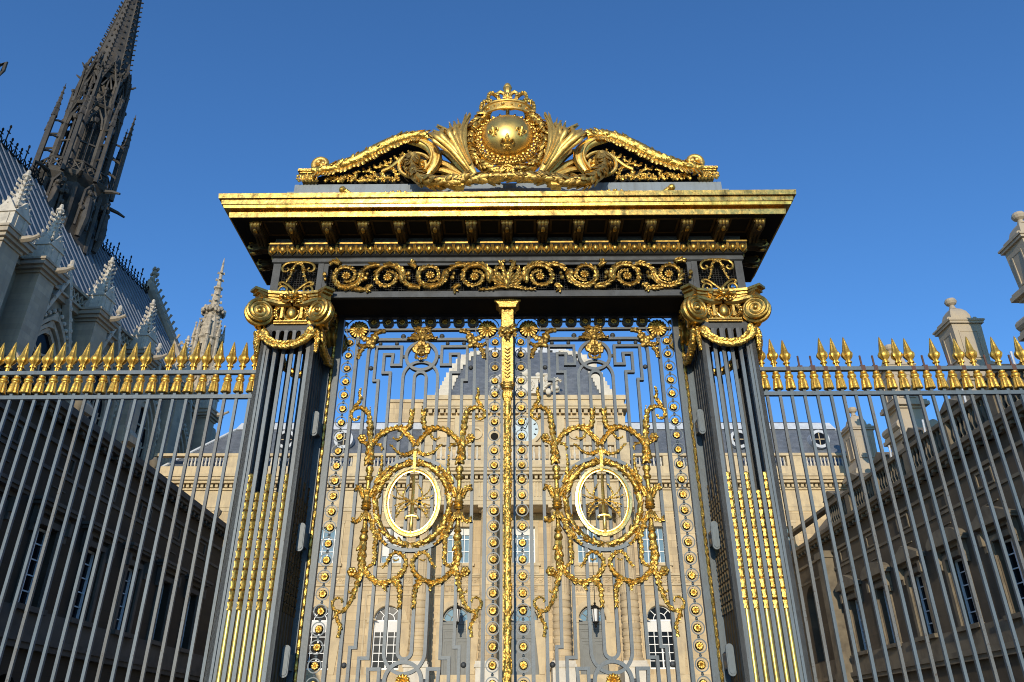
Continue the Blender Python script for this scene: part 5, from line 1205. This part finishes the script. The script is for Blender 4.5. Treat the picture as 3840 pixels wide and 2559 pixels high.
# chimneys standing along the right wing's roof
def chimney(y, X, big, zc):
    b = MB(); z0 = zc-3.9; w_ = .74; dpt = .66; X += .2
    B_ = lambda e, za, zb: b.box(X-e, X+2*w_+e, y-e, y+2*dpt+e, za, zb)
    B_(.25, z0-6, z0); B_(.36, z0, z0+.14); B_(.52, z0+.14, z0+.36); B_(.42, z0+.36, z0+.55)
    if big:
        b.frust(X+w_, y+dpt, z0+.55, z0+1.3, w_+.40, dpt+.40, w_+.05, dpt+.05)
        for q in (-1, 1): b.tube([(X+w_+q*(w_+.26), y-.38, z0+.85), (X+w_+q*(w_+.26), y+2*dpt+.38, z0+.85)], .30, 10)
        B_(.02, z0+1.3, z0+2.0); B_(.14, z0+2.0, z0+2.15); B_(.36, z0+2.15, z0+2.38); B_(.28, z0+2.38, z0+2.52); zz = z0+2.52; H_ = 2.1
    else:
        b.frust(X+w_, y+dpt, z0+.55, z0+1.25, w_+.32, dpt+.32, w_+.06, dpt+.06); zz = z0+1.25; H_ = 2.1
    b.frust(X+w_, y+dpt, zz, zz+H_, w_-.0, dpt-.0, w_+.06, dpt+.06)
    for q in (1,): b.ribbon([(X+.25, zz+.25), (X+2*w_-.25, zz+.25), (X+2*w_-.25, zz+H_-.3), (X+.25, zz+H_-.3)], .07, y-.075, y-.02, True)
    m2 = MB(lambda x_, d_, z_: (X+d_, x_, z_)); m2.ribbon([(y+.3, zz+.25), (y+2*dpt-.3, zz+.25), (y+2*dpt-.3, zz+H_-.3), (y+.3, zz+H_-.3)], .07, -.075, -.02, True); b.v += m2.v; b.f += [tuple(i+len(b.v)-len(m2.v) for i in f) for f in m2.f]
    zt = zz+H_; B_(.06, zt, zt+.14); B_(.18, zt+.14, zt+.28); B_(.24, zt+.28, zt+.38)
    o = b.build('chimney', 'chimney_stone', WR)
    b = MB(); k = zt+.38
    for i, (e, z_) in enumerate(((.95, 0), (.80, .18), (.72, .5), (.55, .85), (.25, 1.05))):
        pass
    prf = [(.92, 0), (.78, .15), (.72, .45), (.60, .75), (.40, .95), (.16, 1.08)]
    for i in range(5): b.frust(X+w_, y+dpt, k+prf[i][1], k+prf[i+1][1], w_*prf[i][0], dpt*prf[i][0], w_*prf[i+1][0], dpt*prf[i+1][0])
    for q in (-1, 1): b.tube([(X+w_+q*w_*.95, y+.1, k+.14), (X+w_+q*w_*.95, y+2*dpt-.1, k+.14)], .15, 8)
    b.lathe([(.18,1.06),(.14,1.2),(.12,1.28),(.26,1.38),(.32,1.52),(.26,1.68),(.06,1.76)], (X+w_, y+dpt, k), 14); b.build('cap', 'chimney_stone', o, False)
M['chimney_stone'] = mat('chimney_limestone', (.46, .37, .25), .88, 0, (.36, .31, .25), .8, None, .2, 7, amount=.6, streak=((.28, .25, .21), (2, 2, .35), .5))
chimney(21.0, 24.4, True, 21.9); chimney(27.4, 24.0, False, 22.0); chimney(34.8, 24.0, True, 21.6); chimney(41.4, 23.9, False, 21.2)
M['chapel_trim'] = mat('carved_grey_limestone', (.48, .40, .30), .9, 0, (.22, .185, .14), 1.4, None, .25, 7, amount=.6)
M['turret_stone'] = mat('weathered_carved_limestone', (.50, .43, .33), .9, 0, (.17, .145, .11), 2.6, None, .35, 8, amount=.85, streak=((.16, .14, .11), (3, 3, .8), .6))
M['lead_roof'] = mat('grey_lead_roofing', (.185, .18, .175), .75, 0, (.10, .10, .10), .6, None, .15, 4, amount=.6)
# ------------------------------------------------------------------ gothic chapel (local axes: x to the court, y along the nave)
ct = thing('gothic_chapel', 'tall gothic chapel with slender crocketed spire and pinnacles, rising behind the left wing', 'chapel', (-36.2, 41.5, 0)); ct.rotation_euler = (0, 0, -.08)
O = (0,0,0)
K = lambda mb, name, m, sm=False, par=None: mb.build(name, m, par or ct, sm, O)
def pointed(y, hw, zs, n=8):                              # pointed arch outline in (y,z)
    R = 2*hw*1.05; c_ = hw-R
    L = [(y+c_+R*cos(a), zs+R*sin(a)) for a in [i/n*math.acos(-c_/R) for i in range(n+1)]]
    return L, [(2*y-p, q) for p, q in L[::-1]]
VX = lambda t_, d, z: (7.9-d, t_, z)                      # wall facing +x: d goes into the wall
BUT = [-13.9, -10.6, -4.6, 1.3, 7.3, 12.6]
w_ = MB(); w_.box(-7.9, 7.9, -12.5, 13.6, 0, 26.9)
w_.plate([(7.9, -12.5), (5.9, -16.4), (2.2, -18.2), (-2.2, -18.2), (-5.9, -16.4), (-7.9, -12.5)], 0, 26.9); K(w_, 'wall', 'chapel')
for a, b in zip(BUT[1:-1], BUT[2:]):
    y = (a+b)/2; hw = (b-a)/2-1.05
    f = MB(VX)
    R_, L_ = pointed(y, hw, 21.6); P_ = [(y+hw, 12)]+R_+L_+[(y-hw, 12)]
    f.prism(P_, -.02, .05); wo = K(f, 'window', 'glass')
    f = MB(VX)
    for e, d in ((.0, -.55), (.28, -.38), (.52, -.22)):
        R_, L_ = pointed(y, hw-e+.12, 21.6); f.ribbon([(y+hw-e+.12, 12)]+R_+L_+[(y-hw+e-.12, 12)], .22, d, .02)
    K(f, 'arch_moulding', 'chapel_trim', False, wo)
    f = MB(VX)
    for x in (-hw/2, 0, hw/2): f.box(y+x-.07, y+x+.07, -.12, 0, 12, 21.6)
    for x in (-hw/2, hw/2): f.ribbon(circ(y+x, 22.0, hw*.40, 16), .12, -.12, 0, True)
    f.ribbon(circ(y, 23.6, hw*.46, 20), .14, -.12, 0, True)
    K(f, 'tracery', 'chapel_trim', False, wo)
    f = MB(VX); R_, L_ = pointed(y, hw+.25, 21.6, 10)
    rnd = random.Random(int(y*10))
    for p, q in (R_+L_): f.blob((p, -.45, q+.25), (.16, .16, .16), 6, 4)
    f.ribbon([(y-hw-.55, 22.2), (y, 28.2), (y+hw+.55, 22.2)], .26, -.60, -.1)
    for k in range(1, 9):
        for q in (-1, 1): f.blob((y+q*(hw+.55)*(1-k/9), -.55, 22.4+5.9*k/9), (.16, .14, .18), 6, 4)
    f.tube([(y, -.35, 28.1), (y, -.35, 29.0)], .12, 6); f.blob((y, -.35, 29.05), (.26, .26, .2), 7, 5); f.blob((y, -.35, 29.35), (.16, .16, .26), 7, 5)
    K(f, 'gable', 'chapel_white')
cn = MB(); cn.box(7.4, 8.25, -12.5, 13.8, 26.55, 26.9); cn.box(7.4, 8.45, -12.5, 13.8, 26.9, 27.05); cn.box(7.85, 8.3, -12.5, 13.8, 28.0, 28.2)
cn.box(8.0, 8.15, -12.5, 13.8, 27.05, 27.12); K(cn, 'cornice', 'chapel')
ps = MB(lambda t_, d, z: (8.1-d, t_, z))
y = -12.4
while y < 13.7:
    ps.ribbon(circ(y+.24, 27.32, .19, 10), .07, -.08, .08, True); ps.ribbon([(y, 28.0), (y+.24, 27.5), (y+.48, 28.0)], .07, -.08, .08); y += .48
K(ps, 'parapet', 'chapel_trim')
for y in BUT:
    x0, x1 = 6.6, 9.35
    b = MB(); b.box(x0, x1, y-.72, y+.72, 0, 26.2); b.frust((x0+x1)/2+.2, y, 15, 19.5, (x1-x0)/2+.75, .80, (x1-x0)/2+.2, .72); b.box(x0, x1+.9, y-.80, y+.80, 0, 15)
    b.prism([(x0, 24.5), (x1+.55, 20.5), (x1+.55, 20.0), (x0, 20.0)], y-.66, y+.66)
    for z0, z1, e in ((26.2, 26.4, .10), (26.4, 26.62, .28), (26.62, 26.9, .42), (26.9, 27.05, .50)): b.box(x0, x1+e, y-.72-e, y+.72+e, z0, z1)
    b.tube(cr([(x1+.4, y, 26.75), (x1+1.0, y, 26.8), (x1+1.5, y, 27.0)], 4), [.2]*5+[.12]*4, 6)
    bo = K(b, 'buttress', 'chapel')
    p = MB(); cx_ = 8.75
    p.box(cx_-.62, cx_+.62, y-.62, y+.62, 27.05, 28.3); p.box(cx_-.70, cx_+.70, y-.70, y+.70, 28.3, 28.42)
    for q in (-1, 1):
        for s in (-.3, .3):
            p.box(cx_+s-.04, cx_+s+.04, y+q*.62-.05, y+q*.62+.05, 27.1, 28.25); p.box(cx_+q*.62-.05, cx_+q*.62+.05, y+s-.04, y+s+.04, 27.1, 28.25)
        p.prism([(cx_-.66, 28.35), (cx_+.66, 28.35), (cx_, 29.35)], y+q*.60-.05, y+q*.60+.05)
        m2 = MB(lambda a_, b_, z: (b_, a_, z)); m2.prism([(y-.66, 28.35), (y+.66, 28.35), (y, 29.35)], cx_+q*.60-.05, cx_+q*.60+.05); p.add(m2.v, m2.f)
    p.lathe([(.62, 28.4), (.44, 28.95), (.28, 29.7), (.16, 30.6), (.09, 31.3)], (cx_, y, 0), 8)
    rnd = random.Random(int(y*7))
    for k in range(7):
        z = 28.75+.36*k; r_ = .62-.19*k+.021*k*k
        for j in range(4):
            a_ = pi/4+pi/2*j; c_, s_ = cos(a_), sin(a_); e_ = .26*(1-.07*k)*rnd.uniform(.8, 1.2)
            p.tube([(cx_+r_*.8*c_, y+r_*.8*s_, z-.06), (cx_+(r_+e_*.8)*c_, y+(r_+e_*.8)*s_, z+.02), (cx_+(r_+e_)*c_, y+(r_+e_)*s_, z+.16)], [.07, .085, .05], 5)
            p.tube([(cx_+r_*.85*cos(a_+pi/4), y+r_*.85*sin(a_+pi/4), z+.1), (cx_+(r_+.08)*cos(a_+pi/4), y+(r_+.08)*sin(a_+pi/4), z+.2)], [.05, .04], 4)
    p.blob((cx_, y, 31.35), (.24, .24, .15), 8, 5); p.blob((cx_, y, 31.62), (.13, .13, .22), 7, 5)
    K(p, 'pinnacle', 'chapel_white', False, bo)
# roof of lead, with rolls
r = MB(); RZ, EZ = 40., 27.6; XE = 7.9
r.add([(XE,-12.4,EZ), (XE,13.6,EZ), (0,13.6,RZ), (0,-12.0,RZ), (-XE,-12.4,EZ), (-XE,13.6,EZ), (5.6,-16.2,EZ), (2.2,-18,EZ), (-2.2,-18,EZ), (-5.6,-16.2,EZ)],
      [(0,1,2,3), (4,3,2,5), (0,3,6), (6,3,7), (7,3,8), (8,3,9), (9,3,4)])
K(r, 'roof', 'lead_roof' if 'lead_roof' in M else 'lead')
rl = MB(); y = -12.0
while y < 13.5:
    rl.tube([(XE, y, EZ), (.05, y, RZ)], .085, 5); y += .82
K(rl, 'roof_roll', 'lead')
cs = MB(); y = -11.8; i = 0
cs.box(-.08, .08, -12, 13.7, RZ-.05, RZ+.15)
while y < 13.6:
    h = 1.15 if i % 4 else 1.9
    cs.tube([(0, y, RZ), (0, y, RZ+h)], .045, 4); cs.blob((0, y, RZ+h), (.08, .10, .16), 5, 4); cs.tube([(0, y-.17, RZ+h*.72), (0, y+.17, RZ+h*.72)], .05, 4)
    cs.tube([(0, y-.27, RZ+.12), (0, y-.16, RZ+.5), (0, y, RZ+.62), (0, y+.16, RZ+.5), (0, y+.27, RZ+.12)], .045, 4); y += .54; i += 1
K(cs, 'ridge_cresting', 'iron_black')
gb = MB(lambda a_, b_, z: (a_, b_, z)); gb.prism([(-8.0, 26.5), (8.0, 26.5), (0, 41.2)], 13.6, 14.4)
gb.ribbon([(-8.2, 26.8), (0, 41.4), (8.2, 26.8)], .4, 13.45, 14.55)
for k in range(20):
    for q in (-1, 1):
        x = q*8.2*(1-k/20); z = 26.8+14.6*k/20; gb.tube([(x, 13.8, z+.2), (x+q*.25, 13.8, z+.45), (x+q*.38, 13.8, z+.75)], [.13, .10, .13], 5)
gb.tube([(0, 14, 41.2), (0, 14, 43.2)], .16, 6)
for z, s in ((41.9, .42), (42.6, .32), (43.2, .22)):
    for k in range(4): gb.blob((s*cos(k*pi/2), 14+s*sin(k*pi/2), z), (.16, .16, .2), 6, 4)
K(gb, 'west_gable', 'chapel')
# stair turret at the west end
tx, ty = 6.3, 15.0
tu = MB(); tu.lathe([(1.45, 0), (1.45, 27.6), (1.75, 27.9), (1.75, 28.1)], (tx, ty, 0), 8); tu.lathe([(1.15, 28), (1.15, 35.2), (1.35, 35.35), (1.35, 35.5)], (tx, ty, 0), 8)
tu.lathe([(1.28, 35.5), (1.02, 36.9), (.66, 38.3), (.95, 38.45), (1.0, 38.9), (.72, 39.1), (.42, 39.3), (.30, 41.1), (.44, 41.2), (.44, 41.35), (.22, 41.45), (.10, 44.2), (.02, 44.9)], (tx, ty, 0), 8)
for j in range(8):
    a_ = 2*pi*(j+.5)/8; c_, s_ = cos(a_), sin(a_)
    tu.tube([(tx+1.3*c_, ty+1.3*s_, 28), (tx+1.28*c_, ty+1.28*s_, 35.6)], .16, 6); tu.lathe([(.22, 35.5), (.05, 37.2)], (tx+1.3*c_, ty+1.3*s_, 0), 6)
    tu.blob((tx+1.3*c_, ty+1.3*s_, 37.2), .12, 6, 4)
    for k in range(5): tu.blob((tx+(1.1-.1*k)*c_, ty+(1.1-.1*k)*s_, 36.2+.5*k), (.16, .16, .13), 5, 4)
    for k in range(3):
        a2 = a_+.25*(k-1); tu.blob((tx+1.02*cos(a2), ty+1.02*sin(a2), 38.5+.2*(k % 2)), (.17, .17, .26), 6, 4)
    for z, r_ in ((39.7, .50), (40.4, .42), (42.2, .32), (43.0, .28)): 
        if j % 2 == 0: tu.tube([(tx+r_*.4*c_, ty+r_*.4*s_, z), (tx+r_*1.2*c_, ty+r_*1.2*s_, z+.05)], [.10, .15], 5)
    for k in range(4):
        a3 = 2*pi*(j+k/4)/8; tu.tube([(tx+1.72*cos(a3), ty+1.72*sin(a3), 28.1), (tx+1.72*cos(a3), ty+1.72*sin(a3), 28.8)], .07, 5)
tu.tube([(tx+1.72*cos(2*pi*k/24), ty+1.72*sin(2*pi*k/24), 28.85) for k in range(24)], .10, 6, True)
K(tu, 'stair_turret', 'turret_stone')
for j in range(8):
    a_ = 2*pi*j/8; tu = MB(); tu.tube([(tx+1.0*cos(a_), ty+1.0*sin(a_), 30.5), (tx+1.0*cos(a_), ty+1.0*sin(a_), 34.6)], .17, 6); K(tu, 'turret_window', 'iron_black')
# lower west tower under the turret
lw = MB(); lw.box(4.4, 8.4, 13.4, 17.0, 0, 24.5); lw.frust(6.4, 15.2, 24.5, 27, 2.0, 1.8, 1.5, 1.5); K(lw, 'west_tower', 'chapel')
# spire
def octa(r, z, a0=0): return [(r*cos(a0+2*pi*j/8), r*sin(a0+2*pi*j/8), z) for j in range(8)]
A0 = pi/8
s1 = MB(); s1.lathe([(3.1, 34), (2.75, 38), (2.55, 41.2), (3.0, 41.7), (3.15, 42.0), (2.9, 42.15)], (0,0,0), 8)
rnd = random.Random(21)
for j in range(8):
    a_ = 2*pi*j/8; c_, s_ = cos(a_), sin(a_)
    s1.tube([(2.85*c_, 2.85*s_, 35.5), (2.75*c_, 2.75*s_, 41)], .22, 6)
    ah = a_+A0; ch2, sh2 = cos(ah), sin(ah)
    s1.tube([(3.0*ch2, 3.0*sh2, 36.4), (3.2*ch2, 3.2*sh2, 38), (3.05*ch2, 3.05*sh2, 39.8), (2.95*ch2, 2.95*sh2, 40.3)], [.22, .34, .30, .1], 7); s1.blob((3.1*ch2, 3.1*sh2, 40.45), .2, 7, 5)
    for q in (-1, 1): s1.tube([(3.0*ch2-q*.5*sh2, 3.0*sh2+q*.5*ch2, 37.2), (3.0*ch2-q*.45*sh2, 3.0*sh2+q*.45*ch2, 40.6), (3.05*ch2, 3.05*sh2, 41.4)], .11, 5)
    for k in range(22): s1.blob((2.75*ch2+rnd.uniform(-.9, .9)*sh2, 2.75*sh2-rnd.uniform(-.9, .9)*ch2, 38+3*rnd.random()), (.2, .2, .25), 6, 4)
    s1.tube([(3.0*c_, 3.0*s_, 41.6), (3.8*c_, 3.8*s_, 41.5), (4.4*c_, 4.4*s_, 41.3)], [.2, .16, .10], 6)
sp_ = K(s1, 'spire', 'spire_lead')
s2 = MB()
for j in range(8):
    a_ = 2*pi*j/8; b_ = 2*pi*(j+1)/8; c_, s_ = cos(a_), sin(a_)
    s2.tube([(2.9*c_, 2.9*s_, 42), (2.85*c_, 2.85*s_, 43.2)], .10, 6)
    q0, q1 = Vector((2.9*c_, 2.9*s_, 43.1)), Vector((2.9*cos(b_), 2.9*sin(b_), 43.1)); s2.tube([q0, q1], .10, 5); s2.tube([q0-Vector((0,0,.95)), q1-Vector((0,0,.95))], .09, 5)
    for k in range(3):
        u0 = q0.lerp(q1, k/3); u1 = q0.lerp(q1, (k+1)/3); s2.tube([u0-Vector((0,0,.9)), u1], .06, 4); s2.tube([u0, u1-Vector((0,0,.9))], .06, 4)
K(s2, 'spire_gallery', 'spire_lead', False, sp_)
s3 = MB()
for j in range(8):
    a_ = 2*pi*j/8+A0; b_ = a_+2*pi/8; c_, s_ = cos(a_), sin(a_)
    P0 = Vector((2.12*c_, 2.12*s_, 0)); P1 = Vector((2.12*cos(b_), 2.12*sin(b_), 0)); mid = (P0+P1)/2; Z = lambda v, z: (v.x, v.y, z)
    s3.tube([(2.12*c_, 2.12*s_, 42), (2.0*c_, 2.0*s_, 50.5)], .25, 6)
    s3.tube([(1.15*c_, 1.15*s_, 42), (1.1*c_, 1.1*s_, 49)], .13, 5)
    o = 3.15; s3.tube([(o*c_, o*s_, 41.6), (o*.985*c_, o*.985*s_, 47.6)], .19, 5); s3.lathe([(.27, 47.5), (.22, 47.9), (.02, 51.2)], (o*.98*c_, o*.98*s_, 0), 5)
    for k in range(5): s3.blob((o*.98*c_, o*.98*s_, 48.3+.6*k), (.24-.03*k, .24-.03*k, .10), 6, 4)
    for z in (43.8, 45.4, 47.0): s3.tube([(2.1*c_, 2.1*s_, z+.5), (2.7*c_, 2.7*s_, z+.35), (o*c_, o*s_, z)], .10, 5)
    # pointed arch and gable of each bay
    s3.tube([Z(P0.lerp(P1, .12), 47.4), Z(P0.lerp(P1, .22), 48.5), Z(mid, 49.4), Z(P0.lerp(P1, .78), 48.5), Z(P0.lerp(P1, .88), 47.4)], .13, 5)
    s3.tube([Z(P0, 48.4), Z(mid*1.06, 50.9), Z(P1, 48.4)], .13, 5); s3.tube([Z(mid*1.06, 50.8), Z(mid*1.08, 51.7)], .10, 5); s3.blob(Z(mid*1.08, 51.7), .2, 6, 4)
    for k in range(4):
        for q in (P0, P1): v = q.lerp(mid*1.06, k/4); s3.blob((v.x, v.y, 48.6+2.4*k/4), .15, 5, 4)
    s3.tube([Z(mid, 42.3), Z(mid, 48.2)], .09, 5); s3.blob(Z(mid, 48.2), (.3, .3, .35), 6, 4)
    s3.tube([Z(P0, 45.6), Z(P1, 45.6)], .10, 4); s3.tube([Z(P0, 49.9), Z(P1, 49.9)], .2, 5)
s3.lathe([(.85, 42), (.8, 50)], (0,0,0), 8)
K(s3, 'spire_lantern', 'spire_lead', False, sp_)
s4 = MB()
for j in range(8):
    a_ = 2*pi*j/8+A0; b_ = a_+2*pi/8; c_, s_ = cos(a_), sin(a_); P0 = Vector((1.85*c_, 1.85*s_, 0)); P1 = Vector((1.85*cos(b_), 1.85*sin(b_), 0)); mid = (P0+P1)/2; Z = lambda v, z: (v.x, v.y, z)
    s4.tube([Z(P0, 49.8), Z(P0*.93, 54.4)], .20, 6); s4.tube([Z(P0*1.12, 50.2), Z(P0*1.12, 52.8), Z(P0*1.12, 54.0)], [.14, .12, .02], 5)
    s4.tube([Z(mid, 50.2), Z(mid*.95, 53.2)], .09, 5)
    s4.tube([Z(P0, 52.6), Z(mid*1.08, 55.2), Z(P1, 52.6)], .15, 5); s4.tube([Z(P0.lerp(P1, .2), 52.2), Z(mid, 53.6), Z(P0.lerp(P1, .8), 52.2)], .12, 5)
    for k in range(5):
        for q in (P0, P1): v = q.lerp(mid*1.08, k/5); s4.blob((v.x*1.02, v.y*1.02, 52.9+2.4*k/5), (.17, .17, .2), 5, 4)
    s4.tube([Z(P0*1.0, 54.0), Z(P0*1.2, 54.1), Z(P0*1.32, 54.3)], [.14, .11, .06], 5)
    s4.tube([Z(mid*1.05, 55.1), Z(mid*1.0, 55.8), Z(mid*.98, 56.3)], [.13, .14, .05], 5)
    s4.tube([Z(P0, 51.4), Z(P1, 51.4)], .13, 5); s4.add([Z(P0*.9, 53.4), Z(P1*.9, 53.4), Z(mid*.95, 55.4)], [(0,1,2)])
s4.lathe([(.75, 50), (.75, 54.2)], (0,0,0), 8); s4.lathe([(1.72, 54.1), (1.78, 54.4), (1.6, 54.9)], (0,0,0), 8)
K(s4, 'spire_upper_stage', 'spire_lead', False, sp_)
s5 = MB(); s5.add([*[(1.6*cos(2*pi*j/8+A0), 1.6*sin(2*pi*j/8+A0), 54.6) for j in range(8)], *[(.10*cos(2*pi*j/8+A0), .10*sin(2*pi*j/8+A0), 71) for j in range(8)]], [(j, (j+1) % 8, 8+(j+1) % 8, 8+j) for j in range(8)]+[tuple(range(8, 16))])
for j in range(8):
    a_ = 2*pi*j/8+A0; c_, s_ = cos(a_), sin(a_); s5.tube([(1.6*c_, 1.6*s_, 54.6), (.1*c_, .1*s_, 71)], .07, 4)
    for k in range(26):
        f_ = k/26; r_ = 1.6*(1-f_)+.1*f_; z = 54.9+16.2*f_; s5.tube([(r_*c_, r_*s_, z), ((r_+.24)*c_, (r_+.24)*s_, z+.10)], [.055, .075], 4)
    ah = a_+A0
    for k in range(16):
        f_ = k/18; r_ = (1.6*(1-f_)+.1*f_)*.93; s5.blob((r_*cos(ah), r_*sin(ah), 55.6+15*f_), (.11, .11, .16), 5, 4)
s5.tube([(0,0,70.8),(0,0,74)], [.12,.03], 6)
K(s5, 'spire_cone', 'spire_lead', False, sp_)
# winged figure standing over the apse
fg = MB(); X, Y, Z = 1.35, -11.9, 40
fg.lathe([(.5, -.2), (.34, .5), (.30, 1.6), (.42, 1.8), (.42, 1.95)], (X, Y, Z), 8)
fg.lathe([(.40, 1.95), (.36, 2.5), (.27, 3.1), (.33, 3.6), (.12, 3.78), (.11, 3.86)], (X, Y, Z), 10); fg.blob((X, Y, Z+4.02), (.16, .18, .21), 9, 7)
for q in (-1, 1):
    fg.tube([(X+.2*q, Y+.2, Z+3.5), (X+.45*q, Y+.35, Z+3.9), (X+.42*q, Y+.4, Z+3.2), (X+.3*q, Y+.35, Z+2.5)], [.1, .16, .14, .03], 6)
    fg.tube([(X+.28*q, Y-.05, Z+3.5), (X+.36*q, Y-.2, Z+3.2), (X+.12*q, Y-.38, Z+3.25)], [.1, .08, .06], 6)
K(fg, 'angel_statue', 'spire_lead', True)
